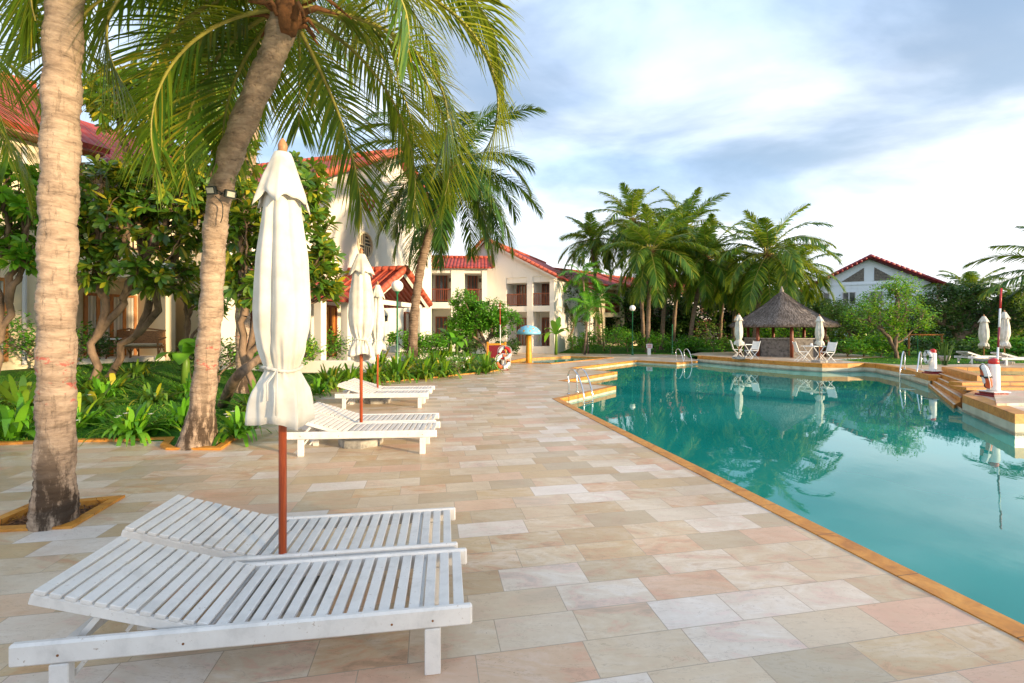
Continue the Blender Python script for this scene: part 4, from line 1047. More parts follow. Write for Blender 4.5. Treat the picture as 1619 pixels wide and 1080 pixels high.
# the white house at the right, above the trees
def right_house():
    D = 46.0; t = empty('white_house', (P(1374, 523, D).x, D, 0.3), R(-26), 'white house with wide red-edged gable and two triangular louvres, above the right-hand trees', 'house')
    k = D/FPX; hw = 86*k*1.0; zp = 1.35 + (523-408)*k; ze = 1.35 + (523-452)*k; wl = 80*k*1.02
    m = MB(); m.box(-wl, wl, 0, 12, -0.5, ze); m.yprism([(-wl, ze), (wl, ze), (0, zp-0.1)], 0.0, 0.25); build_parts(m, 'wall', M['plaster_blue'], t)
    b = MB(); b.box(-wl, wl, -0.06, -0.003, ze+0.12, ze+0.3); b.build('string_course', M['plaster_blue'], t)
    sl = (zp-ze)/wl; eo = 1.1; z0 = ze - sl*eo
    roofplane('roof', [((-wl-eo, -0.6, z0+0.1), (-wl-eo, 12.5, z0+0.1), (0, 12.5, zp+0.1), (0, -0.6, zp+0.1)), ((wl+eo, 12.5, z0+0.1), (wl+eo, -0.6, z0+0.1), (0.002, -0.6, zp+0.1), (0.002, 12.5, zp+0.1))], 'roof_dark', t, 0.2)
    r = MB(); ridge_caps(r, (-wl-eo, -0.65, z0+0.12), (0, -0.65, zp+0.12), 0.16, 0.45); ridge_caps(r, (wl+eo, -0.65, z0+0.12), (0, -0.65, zp+0.12), 0.16, 0.45); r.build('ridge_tiles', M['maroon_paint'], t, smooth=True)
    for s_ in (-1, 1):
        x0 = s_*0.42; x1 = s_*36*k; zb = ze+0.5; zt_ = zb + (zp-ze)*0.48
        tri = [(x0, zb), (x1, zb), (x0, zt_)] if s_ > 0 else [(x1, zb), (x0, zb), (x0, zt_)]
        lo = MB(); lo.yprism(tri, -0.03, -0.004); o = lo.build('louvre', M['stone_wall'], t)
        sl_ = MB()
        for i in range(9):
            z = zb + (zt_-zb)*(i+0.2)/9; xe = x0 + (x1-x0)*(1-(z-zb)/(zt_-zb)); sl_.box(min(x0, xe), max(x0, xe), -0.07, -0.031, z, z+0.04)
        sl_.build('slat', M['grey_bark'], o)
    for x in (-60, -26, 9, 42):
        door((x-9)*k, (x+9)*k, -0.02, ze-1.9, ze-0.55, t, 'plaster_grey', 2, 'glass', 'window')
    for x in (-52, -10, 30):
        door((x-8)*k, (x+8)*k, -0.02, 0.6, 2.4, t, 'plaster_grey', 2, 'glass', 'window')
    return t
right_house()
# low white wall by the garden path and the porch furniture
m = MB(); a = G(500, 552, 0.45); 
m.bbox(-9.4, -4.6, 14.9, 15.15, 0.25, 0.66, 0.02); tag(m.build('garden_wall', M['plaster']), 'low white garden wall behind the second parasol', 'wall')
def wicker_seat(px, d, w, label, group):
    x = P(px, 523, d).x; t = empty('wicker_chair', (x, d, 0.77), R(20), label, 'chair', group)
    f = MB()
    for (xx, yy) in ((-w/2, -0.3), (w/2, -0.3), (-w/2, 0.3), (w/2, 0.3)): f.tube([(xx, yy, 0), (xx*0.94, yy*0.94, 0.62 if yy < 0 else 0.9)], 0.025, 6)
    for xx in (-w/2, w/2): f.tube([(xx, -0.34, 0.6), (xx*1.05, 0, 0.64), (xx, 0.3, 0.66)], 0.03, 6); f.tube([(xx, -0.3, 0.1), (xx*0.97, 0, 0.42), (xx, 0.3, 0.1)], 0.018, 5)
    f.tube([(-w/2, 0.3, 0.88), (0, 0.36, 0.95), (w/2, 0.3, 0.88)], 0.03, 6); f.box(-w/2, w/2, -0.3, 0.3, 0.32, 0.38); f.build('frame', M['wicker'], t)
    b = MB(); b.bbox(-w/2+0.03, w/2-0.03, 0.24, 0.30, 0.4, 0.88, 0.02); b.build('backrest', M['wicker'], t)
    c = MB(); c.bbox(-w/2+0.04, w/2-0.04, -0.3, 0.22, 0.385, 0.48, 0.03); c.build('cushion', M['cushion'], t)
    return t
wicker_seat(228, 14.4, 0.95, 'wicker two-seat chair on the porch, nearest the pillar', 'wicker seats on the porch')
wicker_seat(196, 15.2, 0.6, 'small wicker chair on the porch, behind the round table', 'wicker seats on the porch')
t = empty('side_table', (P(184, 523, 14.3).x, 14.3, 0.77), 0, 'small round wooden table beside the wicker chairs', 'table')
q = MB(); q.tube([(0, 0, 0.60), (0, 0, 0.64)], 0.36, 20); q.build('tabletop', M['white_smooth'], t)
for i in range(3):
    q = MB(); a = i*2.1; q.tube([(0.26*math.cos(a), 0.26*math.sin(a), 0), (0.12*math.cos(a), 0.12*math.sin(a), 0.6)], 0.02, 6); q.build('leg', M['wood_red'], t)
# ------------------------------------------------------------------ sun loungers
def make_lounger(label, group):
    t = empty('sun_lounger', (0, 0, 0), 0, label, 'sun lounger', group)
    L = 1.96; W2 = 0.30; f = MB()
    for s_ in (-1, 1):
        y0, y1 = (-W2, -W2+0.036) if s_ < 0 else (W2-0.036, W2)
        f.bbox(-L/2, L/2, y0, y1, 0.222, 0.32, 0.010)
    build_parts(f, 'side_rail', M['white_paint'], t); f = MB()
    for x in (-0.80, -0.24, 0.72): f.box(x-0.02, x+0.02, -W2+0.037, W2-0.037, 0.235, 0.285)
    build_parts(f, 'cross_bar', M['white_paint'], t)
    for x in (-0.79, 0.79):
        for s_ in (-1, 1):
            m = MB(); m.bbox(x-0.038, x+0.038, min(s_*(W2-0.002), s_*(W2-0.042)), max(s_*(W2-0.002), s_*(W2-0.042)), 0.0, 0.2205, 0.004); m.build('leg', M['white_paint'], t)
    m = MB(); n = 16; rg = random.Random(3)
    for i in range(n):
        x = -0.20 + (i+0.5)*1.150/n; j = rg.uniform(-0.002, 0.002); m.bbox(x-0.0255+j, x+0.0255+j, -W2+0.038, W2-0.038, 0.288, 0.310+rg.uniform(-0.0015, 0.0015), 0.003)
    m.build('seat', M['white_paint'], t)
    b = MB(); TM = Matrix.Translation((-0.215, 0, 0.296)) @ Matrix.Rotation(R(17.0), 4, 'Y')
    n = 12; Lb = 0.74
    for i in range(n):
        x = -(i+0.5)*Lb/n; j = rg.uniform(-0.0015, 0.0015); b.bbox(x-0.0235+j, x+0.0235+j, -W2+0.040, W2-0.040, 0.0, 0.020, 0.003, TM)
    b.build('backrest', M['white_paint'], t)
    c = MB()
    for s_ in (-1, 1): c.bbox(-Lb-0.004, -0.01, s_*(W2-0.056)-0.013, s_*(W2-0.056)+0.013, -0.052, -0.001, 0.006, TM)
    build_parts(c, 'backrest_frame', M['white_paint'], t)
    p = MB()
    for s_ in (-1, 1):
        a = TM @ Vector((-0.46, s_*(W2-0.09), -0.035)); bb = Vector((-0.83, s_*(W2-0.09), 0.20)); d = (bb-a)
        p.tube([a, bb + d*0.05], 0.018, 4, phase=math.pi/4)
        a2 = Vector((-0.70, s_*(W2-0.06), 0.225)); p.tube([a2, Vector((-0.86, s_*(W2-0.06), 0.02))], 0.013, 4, phase=math.pi/4)
    build_parts(p, 'prop', M['white_paint'], t)
    sc_ = MB()
    for x in (-0.30, 0.60, -0.79, 0.79): sc_.tube([(x, -W2-0.0015, 0.262), (x, -W2+0.001, 0.262)], 0.0055, 8); sc_.tube([(x, W2-0.001, 0.262), (x, W2+0.0015, 0.262)], 0.0055, 8)
    build_parts(sc_, 'bolt', M['dead_fibre'], t)
    return t
def put_lounger(o, R_, ang, label=None):
    a = R(ang); d = Vector((math.cos(a), math.sin(a), 0)); n = Vector((-math.sin(a), math.cos(a), 0)); c = Vector((R_[0], R_[1], 0)) - d*0.98 + n*0.30
    o.location = c; o.rotation_euler = (0, 0, a)
    if label: o['label'] = label
lg = 'white slatted sun loungers standing in pairs on the paving'
L1 = make_lounger('nearest white slatted lounger in front of the big parasol pole', lg)
r1 = G(747, 957, 0.32); put_lounger(L1, r1, 8.35)
def more(RR, ang, label, z=0.0):
    o = copy_tree(L1); put_lounger(o, RR, ang, label); o.location.z = z; o['group'] = lg; return o
r2 = G(724, 859, 0.32); more(r2, 8.6, 'white slatted lounger just behind the big parasol pole')
r3 = G(690.4, 680, 0.32); more(r3, 4.4, 'front lounger of the pair at the second parasol')
r4 = G(689.2, 664, 0.32); more(r4, 4.6, 'back lounger of the pair at the second parasol, mostly hidden by its twin')
r5 = G(677.4, 621.4, 0.32); more(r5, 4.0, 'front lounger of the farthest pair, beside the lily bed')
r6 = (r5.x-0.04, r5.y+0.68); more(r6, 4.0, 'back lounger of the farthest pair, against the lily bed')
# loungers seen across the pool at the right
for (px, d, a, lab) in ((1598, 19.6, 3, 'white lounger across the pool beneath the two right-hand parasols'), (1668, 18.4, -6, 'white lounger across the pool cut by the right edge')):
    x = P(px, 523, d).x; more((x, d), a, lab, ZS)

# ------------------------------------------------------------------ parasols
def parasol_canopy(seed, H=2.805, wide=1.0, long=1.0, skirt=1.0):
    """closed canvas: folded body tied near its foot, flaring frill below, a small cap above"""
    rg = random.Random(seed); zt = H-0.105
    def Z(v): return zt - (2.70-v)*long
    prof = [(2.70, 0.030), (2.69, 0.040), (2.62, 0.065), (2.52, 0.098), (2.43, 0.122), (2.34, 0.133), (2.22, 0.150), (2.08, 0.170), (1.93, 0.182), (1.78, 0.187), (1.66, 0.180), (1.55, 0.155), (1.47, 0.125), (1.435, 0.112), (1.415, 0.112), (1.395, 0.124), (1.36, 0.146), (1.31, 0.166), (1.25, 0.176), (1.19, 0.178), (1.15, 0.176)]
    P2 = []
    for i in range(len(prof)-1):
        (z0, r0), (z1, r1) = prof[i], prof[i+1]; n = max(1, int((z0-z1)/0.022))
        for k in range(n): P2.append((r0+(r1-r0)*k/n, z0+(z1-z0)*k/n))
    P2.append((prof[-1][1], prof[-1][0]))
    ph = [rg.uniform(0, 6.28) for _ in range(8)]
    # a few sharp creases between broad smooth panels
    cre = [(math.radians(a0) + rg.uniform(-0.12, 0.12), rg.uniform(0.24, 0.44), rg.uniform(0.12, 0.24), rg.uniform(-0.16, 0.16)) for a0 in (-44, 25, 112, 170, 262)]
    def rf(r, z, q, j):
        body = max(0, min(1, (2.62-z)/0.25)); sk = max(0, min(1, (1.40-z)/0.10))
        tie = math.exp(-((z-1.425)/0.05)**2); near = math.exp(-((z-1.50)/0.11)**2)
        f = 1.0
        dep = body*(1-0.55*max(0, min(1, (1.62-z)/0.2)))*(1-sk)
        for (a, dp, w, dr) in cre:
            d = (q - a - dr*(z-1.9)*1.6 - 0.05*math.sin(5*z+a)) ; d = (d + math.pi) % (2*math.pi) - math.pi
            f -= dep*dp*math.exp(-abs(d)/w)*(0.75+0.25*math.sin(3.1*z+a*2)); f += dep*0.05*math.exp(-((abs(d)-0.32)/0.16)**2)
        f += body*(1-sk)*0.018*math.sin(9*q+3.3*z+ph[4]) + body*0.010*math.sin(17*z+2.2*q+ph[0])*(1-sk)
        f += near*(1-sk)*(0.055*math.sin(13*q+ph[5]) + 0.03*math.sin(22*q+ph[6]+8*z)); f += tie*0.05*math.sin(19*q+ph[5])
        g_ = max(0, min(1, (1.40-z)/0.24))
        tri = lambda a: 2/math.pi*math.asin(math.sin(a))
        f += sk*skirt*(0.08*tri(2*q+ph[6]) + (0.12+0.60*g_)*(0.45+0.30*math.sin(2*q+ph[1]))*(0.55-abs(math.sin(3.5*q+ph[7]+0.7*math.sin(2*q+ph[0])))) + 0.07*tri(11*q+ph[3]+1.6*math.sin(3*q)+2*z))
        return r*wide*f
    m = MB(); m.lathe([(r, z) for r, z in P2], 112, rf=rf)
    # hem of the frill droops unevenly
    vs = m.v; out = []
    for v in vs:
        x, y, z = v; q = math.atan2(y, x)
        if z < 1.38: z -= (1.38-z)*0.28*math.sin(q+ph[2]) + (1.38-z)*0.12*math.sin(3*q+ph[5])
        out.append((x, y, Z(z)))
    m.v = out; m.f = [f for f in m.f if len(f) == 4]
    return m, Z, ph
def cap_mesh(ph, Z, wide=1.0):
    m = MB(); prof = [(2.715, 0.030), (2.712, 0.058), (2.68, 0.072), (2.60, 0.104), (2.52, 0.136), (2.465, 0.158), (2.43, 0.168)]
    P2 = []
    for i in range(len(prof)-1):
        (z0, r0), (z1, r1) = prof[i], prof[i+1]; n = max(1, int((z0-z1)/0.02))
        for k in range(n): P2.append((r0+(r1-r0)*k/n, z0+(z1-z0)*k/n))
    P2.append((prof[-1][1], prof[-1][0]))
    def rf(r, z, q, j):
        b = max(0, min(1, (2.70-z)/0.26)); return r*wide*(1 + b*(0.30*(1-abs(math.sin(3*q+ph[1])))**1.5 - 0.06 + 0.05*math.sin(7*q+ph[4])))
    m.lathe(P2, 88, rf=rf); out = []
    for x, y, z in m.v:
        q = math.atan2(y, x)
        if z < 2.56: z -= (2.56-z)*(0.45*(1-abs(math.sin(3*q+ph[1]+0.1)))**1.3 - 0.05 + 0.10*math.sin(8*q+ph[3]))
        out.append((x, y, Z(z)))
    m.v = out; m.f = [f for f in m.f if len(f) == 4]; return m
def make_parasol(loc, label, seed, H=2.805, wide=1.0, long=1.0, group='closed white parasols round the pool', slab=True, pole_mat='pole_wood', rz=0, subd=0):
    t = empty('parasol', loc, rz, label, 'parasol', group)
    m, Z, ph = parasol_canopy(seed, H, wide, long)
    c = m.build('canopy', M['canvas'], t, smooth=True)
    sm = c.modifiers.new('thick', 'SOLIDIFY'); sm.thickness = 0.004
    cp = cap_mesh(ph, Z, wide).build('vent_cap', M['canvas'], c, smooth=True)
    sm = cp.modifiers.new('thick', 'SOLIDIFY'); sm.thickness = 0.004
    k = MB(); zz = Z(1.425); rr = 0.122*wide
    k.tube([(rr*(1+0.06*math.sin(17*q+ph[5]))*math.cos(q), rr*(1+0.06*math.sin(17*q+ph[5]))*math.sin(q), zz+0.012*math.sin(2*q)) for q in [i*math.pi/24 for i in range(49)]], 0.010, 6)
    k.tube([(0.02, -rr, zz), (0.05, -rr-0.06, zz-0.08), (0.06, -rr-0.085, zz-0.25)], 0.006, 5); k.tube([(0.02, -rr, zz), (-0.01, -rr-0.05, zz-0.07), (0.0, -rr-0.07, zz-0.17)], 0.006, 5)
    k.build('tie', M['canvas'], c, smooth=True)
    p = MB(); p.tube([(0, 0, 0.06), (0, 0, H-0.1)], 0.0225, 16); p.build('pole', M[pole_mat], t, smooth=True)
    f = MB(); f.lathe([(0.030, H-0.115), (0.034, H-0.10), (0.030, H-0.088), (0.022, H-0.08), (0.026, H-0.06), (0.027, H-0.045), (0.018, H-0.02), (0.008, H-0.006), (0.002, H)], 16); f.build('finial', M['finial_wood'], t, smooth=True)
    if slab:
        s = MB(); s.tube([(0, 0, 0.0), (0, 0, 0.012), (0, 0, 0.095), (0, 0, 0.105)], [0.305, 0.31, 0.31, 0.295], 8, phase=R(22.5)); s.tube([(0, 0, 0.105), (0, 0, 0.2)], [0.045, 0.035], 10); s.build('base', M['concrete'], t)
    return t
pg = 'closed white parasols round the pool'
make_parasol((-1.375, 2.70, 0), 'large cream closed parasol standing between the two nearest loungers', 4, rz=R(0), wide=0.83)
g = G(571, 702); make_parasol((g.x, g.y, 0), 'cream closed parasol at the middle pair of loungers, second from the camera', 9, H=2.86, wide=0.97, long=0.97, rz=R(40))
g = G(597, 636); make_parasol((g.x, g.y, 0), 'cream closed parasol at the farthest pair of loungers, beside the lilies', 17, H=2.80, wide=0.88, rz=R(100))
far = [(1168, 567.5, 495, 'slim white parasol beside the left table by the thatched bar', 21, 1.05), (1295.5, 573, 497, 'slim white parasol beside the right table by the thatched bar', 23, 0.95),
       (1555.5, 571.5, 497, 'pale parasol across the pool, left of the two above the white lounger', 27, 1.0), (1588, 575, 490, 'pale parasol across the pool beside the red and white pole', 31, 1.0)]
for (px, pb, ptop, lab, sd_, w) in far:
    g = G(px, pb, ZS); H = CAM_H + (HY-ptop)*g.y/FPX - ZS; cl = 545 if px < 1500 else 549
    lg_ = ((cl - ptop)*g.y/FPX - 0.1)/1.545
    make_parasol((g.x, g.y, ZS), lab, sd_, H=H, wide=w, long=max(0.8, min(1.2, lg_)), slab=True, pole_mat='finial_wood', rz=R(sd_*37))

# ------------------------------------------------------------------ folding tables and chairs
def make_chair(label, group):
    t = empty('folding_chair', (0, 0, 0), 0, label, 'chair', group)    # faces +x
    m = MB(); m.bbox(-0.20, 0.22, -0.21, 0.21, 0.43, 0.455, 0.006); m.build('seat', M['white_metal'], t)
    b = MB(); TM = Matrix.Translation((-0.20, 0, 0.46)) @ Matrix.Rotation(R(-16), 4, 'Y'); b.bbox(-0.012, 0.012, -0.215, 0.215, 0.03, 0.45, 0.005, TM); b.build('backrest', M['white_metal'], t)
    for s_ in (-1, 1):
        f = MB(); y = s_*0.225
        f.tube([(0.26, y, 0.0), (-0.19, y, 0.44), (-0.335, y, 0.92)], 0.015, 6); f.tube([(-0.26, y*0.93, 0.0), (0.22, y*0.93, 0.44)], 0.015, 6); f.build('leg', M['white_metal'], t)
    f = MB(); f.tube([(0.18, -0.22, 0.08), (0.18, 0.22, 0.08)], 0.012, 6); f.tube([(-0.18, -0.21, 0.075), (-0.18, 0.21, 0.075)], 0.012, 6); build_parts(f, 'stretcher', M['white_metal'], t)
    return t
def make_table(label, group):
    t = empty('folding_table', (0, 0, 0), 0, label, 'table', group)
    m = MB(); m.bbox(-0.36, 0.36, -0.36, 0.36, 0.69, 0.72, 0.008); m.build('tabletop', M['white_metal'], t)
    for s_ in (-1, 1):
        f = MB(); y = s_*0.29; f.tube([(-0.32, y, 0), (0.30, y, 0.69)], 0.016, 6); f.tube([(0.32, y*0.92, 0), (-0.30, y*0.92, 0.69)], 0.016, 6); f.build('leg', M['white_metal'], t)
    return t
cg = 'white folding chairs on the terrace by the thatched bar'; tg_ = 'white folding tables on the terrace'
ch = make_chair('white folding chair left of the left-hand terrace table', cg); tb = make_table('white folding table on the terrace at the left parasol', tg_)
def put(o, px, py, rz, label=None, g=None):
    p_ = G(px, py, ZS); o.location = (p_.x, p_.y, ZS); o.rotation_euler = (0, 0, R(rz))
    if label: o['label'] = label
put(ch, 1166, 566, -20); put(tb, 1177, 565.5, 25)
o = copy_tree(ch); put(o, 1188, 568, 195, 'white folding chair right of the left-hand terrace table')
o = copy_tree(ch); put(o, 1268, 571, -15, 'white folding chair left of the right-hand terrace table')
o = copy_tree(tb); put(o, 1286, 571, 15, 'white folding table on the terrace at the right parasol')
o = copy_tree(ch); put(o, 1307, 572, 190, 'white folding chair right of the right-hand terrace table')
# ashtrays / sugar pots on the tables
for (tb_px, tb_py, lab) in ((1175, 565.5, 'small white pot on the left terrace table'), (1283, 571, 'small white pot on the right terrace table')):
    g = G(tb_px, tb_py, ZS); m = MB(); m.lathe([(0.04, 0), (0.055, 0.02), (0.05, 0.10), (0.035, 0.12)], 12); o = m.build('pot', M['white_smooth'], smooth=True); o.location = (g.x, g.y, ZS+0.72); tag(o, lab, 'pot')

# ------------------------------------------------------------------ thatched bar
def gazebo():
    D = 26.0; x = P(1236, 523, D).x; t = empty('thatched_bar', (x, D, ZS), R(10), 'octagonal thatched poolside bar with red posts and grey counter wall', 'bar')
    rr = 2.78; n = 8; prof = [(0.0, 3.72), (0.14, 3.62), (0.7, 3.12), (1.4, 2.62), (2.1, 2.16), (rr, 1.80), (rr-0.05, 1.62), (rr-0.5, 1.84), (0.2, 3.3)]
    def rf(r, z, q, j):
        a = (q % (2*math.pi/n)) - math.pi/n; return r*(0.35 + 0.65*math.cos(math.pi/n)/math.cos(a))
    m = MB(); m.lathe([(max(a, 0.001), b) for a, b in prof], 64, rf=rf); rf_o = m.build('roof', M['thatch'], t, smooth=True); smooth_by_angle(rf_o, 50)
    rg = np.random.default_rng(8); k = 11000; q = rg.uniform(0, 2*np.pi, k); u = rg.random(k)**0.6
    rad = u*rr*1.0; pr = np.array([(a, b) for a, b in prof[:6]]); z = np.interp(rad, pr[:, 0], pr[:, 1])
    corr = np.array([rf(1, 0, a, 0) for a in q]); rad2 = rad*corr
    out = np.stack([np.cos(q), np.sin(q), np.zeros(k)], -1); sl = -(3.72-1.80)/rr
    d = nrm(out + np.array([0, 0, 1.0])*(sl + rg.normal(0, 0.05, k))[:, None] + np.stack([-np.sin(q), np.cos(q), np.zeros(k)], -1)*rg.normal(0, 0.12, k)[:, None])
    nn = nrm(out*0.55 + np.array([0, 0, 0.85])); p = out*rad2[:, None]; p[:, 2] = z + 0.015
    V, F = leaves(p, d, nn, rg.uniform(0.12, 0.34, k), 0.022, (1, 1, 0.6), 0.05)
    npmesh('thatch', V, F, M['thatch_straw'], rf_o)
    f = MB(); f.lathe([(0.10, 3.60), (0.11, 3.75), (0.05, 3.88), (0.02, 4.0)], 10); f.build('finial', M['grey_bark'], t, smooth=True)
    for i in range(8):
        a = math.pi*2*i/8 + R(22.5-10+4); p = MB(); p.tube([(2.12*math.cos(a), 2.12*math.sin(a), 0), (2.12*math.cos(a), 2.12*math.sin(a), 2.0)], 0.085, 12); p.build('post', M['wood_red'], t, smooth=True)
    c = MB()
    for i in range(8):
        if i == 1: continue
        a0 = math.pi*2*i/8 + R(16.5); a1 = a0 + math.pi/4; r0 = 1.98
        A = Vector((r0*math.cos(a0), r0*math.sin(a0))); B = Vector((r0*math.cos(a1), r0*math.sin(a1))); nd = Vector((math.cos((a0+a1)/2), math.sin((a0+a1)/2)))*0.12; e_ = (B-A)*0.04
        c.prism([tuple(A+e_), tuple(B-e_), tuple(B-e_-nd), tuple(A+e_-nd)][::-1], 0, 0.98)
    build_parts(c, 'counter_wall', M['stone_wall'], t)
    c = MB(); 
    for i in range(8):
        if i == 1: continue
        a0 = math.pi*2*i/8 + R(16.5); a1 = a0 + math.pi/4; r0 = 2.03
        A = Vector((r0*math.cos(a0), r0*math.sin(a0))); B = Vector((r0*math.cos(a1), r0*math.sin(a1))); nd = Vector((math.cos((a0+a1)/2), math.sin((a0+a1)/2)))*0.3; e_ = (B-A)*0.04
        c.prism([tuple(A+e_), tuple(B-e_), tuple(B-e_-nd), tuple(A+e_-nd)][::-1], 0.982, 1.03)
    build_parts(c, 'counter_top', M['concrete'], t)
    b = MB(); 
    for i in range(8):
        a0 = math.pi*2*i/8 + R(16.5); a1 = a0 + math.pi/4; b.tube([(2.12*math.cos(a0), 2.12*math.sin(a0), 1.93), (2.12*math.cos(a1), 2.12*math.sin(a1), 1.93)], 0.06, 4, phase=math.pi/4)
        b.tube([(2.5*math.cos(a0), 2.5*math.sin(a0), 1.72), (0.1*math.cos(a0), 0.1*math.sin(a0), 3.4)], 0.05, 5)
    build_parts(b, 'rafter', M['wood_red'], t)
    return t
gazebo()

# ------------------------------------------------------------------ lamps
def make_lamp(loc, label, h=3.15, globe=True):
    t = empty('garden_lamp', loc, 0, label, 'lamp post', 'green lamp posts with white globes')
    z = loc[2]; hh = h - z - 0.2
    p = MB(); p.lathe([(0.075, -0.1), (0.075, 0.12), (0.05, 0.18), (0.045, 0.8), (0.032, 0.86), (0.030, hh-0.06), (0.05, hh-0.04), (0.05, hh), (0.085, hh+0.02), (0.085, hh+0.05)], 14); p.build('post', M['green_paint'], t, smooth=True)
    g = MB(); c = hh+0.22; g.lathe([(0.2*math.sin(math.pi*i/18)+0.001, c-0.2*math.cos(math.pi*i/18)) for i in range(19)], 28); g.build('globe', M['globe'], t, smooth=True)
    k = MB(); k.lathe([(0.03, c+0.19), (0.03, c+0.215), (0.012, c+0.23)], 10); k.build('cap', M['green_paint'], t)
    return t
x, y = P(628, 523, 15.3).x, 15.3; make_lamp((x, y, lawn_z(x, y)), 'green lamp post with round white globe in front of the tiled porch')
x, y = P(1000, 523, 30.3).x, 30.3; make_lamp((x, y, lawn_z(x, y)), 'green lamp post with round white globe at the far end of the pool')
x, y = P(1063, 523, 31).x, 31; t = empty('green_post', (x, y, lawn_z(x, y)), 0, 'thin green post without a lamp among the grove palms', 'post')
m = MB(); m.lathe([(0.075, -0.1), (0.075, 0.12), (0.045, 0.2), (0.04, 2.0), (0.05, 2.02), (0.01, 2.08)], 12); m.build('shaft', M['green_paint'], t, smooth=True)

# ------------------------------------------------------------------ pool ladders
def make_ladder(foot, dirw, along, top, label, reach=0.8, deep=-0.75):
    t = empty('pool_ladder', (foot[0], foot[1], foot[2]), 0, label, 'pool ladder', 'steel pool ladders')
    d = Vector((dirw[0], dirw[1], 0)).normalized(); a = Vector((along[0], along[1], 0)).normalized()*0.46; zb = -foot[2]
    for s_ in (0, 1):
        o = a*s_; m = MB()
        pts = [o + Vector((0, 0, 0)), o + Vector((0, 0, 0.30)), o - d*0.03 + Vector((0, 0, top*0.78)), o + d*0.10 + Vector((0, 0, top*0.98)), o + d*0.30 + Vector((0, 0, top)), o + d*0.52 + Vector((0, 0, top*0.80)), o + d*0.70 + Vector((0, 0, top*0.42)), o + d*reach + Vector((0, 0, 0.0)), o + d*reach + Vector((0, 0, deep))]
        m.tube(catmull(pts, 6), 0.021, 10); m.build('handrail', M['steel'], t, smooth=True)
        f = MB(); f.lathe([(0.05, 0.009), (0.05, 0.018), (0.028, 0.03)], 14, M=Matrix.Translation(o)); f.build('flange', M['steel'], t, smooth=True)
    for z in (-0.12, -0.40, -0.66):
        m = MB(); m.bbox(-0.02, 0.48, -0.035, 0.035, -0.012, 0.012, 0.005, Matrix.Translation(d*reach + Vector((0, 0, z))) @ Matrix.Rotation(math.atan2(a.y, a.x), 4, 'Z')); m.build('rung', M['steel'], t)
    return t
f1 = G(899, 623); f2 = G(912, 620); make_ladder((f1.x, f1.y, 0.0), (0.35, -0.94), (f2.x-f1.x, f2.y-f1.y), 0.64, 'steel ladder at the near left corner of the pool')
f1 = G(1069, 570.5); make_ladder((f1.x, f1.y, 0.0), (0.12, -1), (1, 0.05), 0.66, 'steel ladder at the far end of the pool, left of the terrace')
f1 = G(1443, 586, ZS); make_ladder((f1.x+0.15, f1.y+0.5, ZS), (-0.75, -0.66), (0.45, -0.62), 0.66, 'steel ladder at the right beside the wide pool steps', reach=0.95)

# ------------------------------------------------------------------ life-ring posts, rings and rescue poles
def make_post(loc, label, s=1.0, rz=0):
    t = empty('ring_post', loc, rz, label, 'ring post', 'white posts with red caps for life rings')
    b = MB(); b.bbox(-0.21*s, 0.21*s, -0.21*s, 0.21*s, 0, 0.04, 0.008); b.bbox(-0.16*s, 0.16*s, -0.16*s, 0.16*s, 0.041, 0.09, 0.008); b.build('base', M['maroon_paint'], t)
    b = MB(); b.bbox(-0.185*s, 0.185*s, -0.185*s, 0.185*s, 0.0905, 0.11, 0.004); b.build('base_band', M['white_smooth'], t)
    p = MB(); p.lathe([(0.115*s, 0.1105), (0.105*s, 0.16), (0.10*s, 0.66), (0.085*s, 0.70)], 20); p.build('column', M['white_smooth'], t, smooth=True)
    c = MB(); c.lathe([(0.078*s, 0.700), (0.09*s, 0.73), (0.085*s, 0.78), (0.05*s, 0.82), (0.01, 0.83)], 18); c.build('cap', M['red_paint'], t, smooth=True)
    h = MB(); h.tube([(-0.09, 0, 0.62), (-0.17, 0, 0.62), (-0.17, 0, 0.68)], 0.012, 6); h.build('hook', M['steel'], t)
    return t
def make_ring(loc, label, R0=0.26, r=0.07, cols=('orange_ring', 'white_smooth'), rx=90, rz=0, group='life rings hung at the pool'):
    """torus in four coloured quarters with black straps and a rope"""
    t = empty('life_ring', loc, 0, label, 'life ring', group); t.rotation_euler = (R(rx), 0, R(rz))
    N = 48; n = 14; V = []; F = []; MI = []
    for i in range(N):
        q = 2*math.pi*i/N
        for k in range(n):
            a = 2*math.pi*k/n; V.append(((R0+r*math.cos(a))*math.cos(q), (R0+r*math.cos(a))*math.sin(q), r*0.8*math.sin(a)))
    for i in range(N):
        for k in range(n): F.append((i*n+k, ((i+1) % N)*n+k, ((i+1) % N)*n+(k+1) % n, i*n+(k+1) % n)); MI.append((i*4//N) % 2)
    npmesh('ring', V, F, [M[cols[0]], M[cols[1]]], t, MI, True)
    for j in range(4):
        q0 = math.pi/2*j; m = MB(); 
        m.tube([((R0)*math.cos(q), (R0)*math.sin(q), 0) for q in (q0-0.09, q0, q0+0.09)], r*1.06, 14); o = m.build('strap', M['black_strap'], t, smooth=True)
        m = MB(); pts = [((R0+r+0.012+0.03*math.sin(math.pi*i/8))*math.cos(q0+math.pi/2*i/8), (R0+r+0.012+0.03*math.sin(math.pi*i/8))*math.sin(q0+math.pi/2*i/8), 0.0) for i in range(9)]; m.tube(pts, 0.008, 5); m.build('rope', M['white_smooth'], t)
    return t
def make_pole(a, b_, bands, label):
    """long rescue pole in painted bands; a foot, b top"""
    a = Vector(a); b_ = Vector(b_); t = empty('rescue_pole', a, 0, label, 'rescue pole', 'red and white rescue poles')
    for (t0, t1, mt) in bands:
        m = MB(); m.tube([(b_-a)*t0, (b_-a)*t1], 0.018, 10); m.build('band', M[mt], t, smooth=True)
    return t
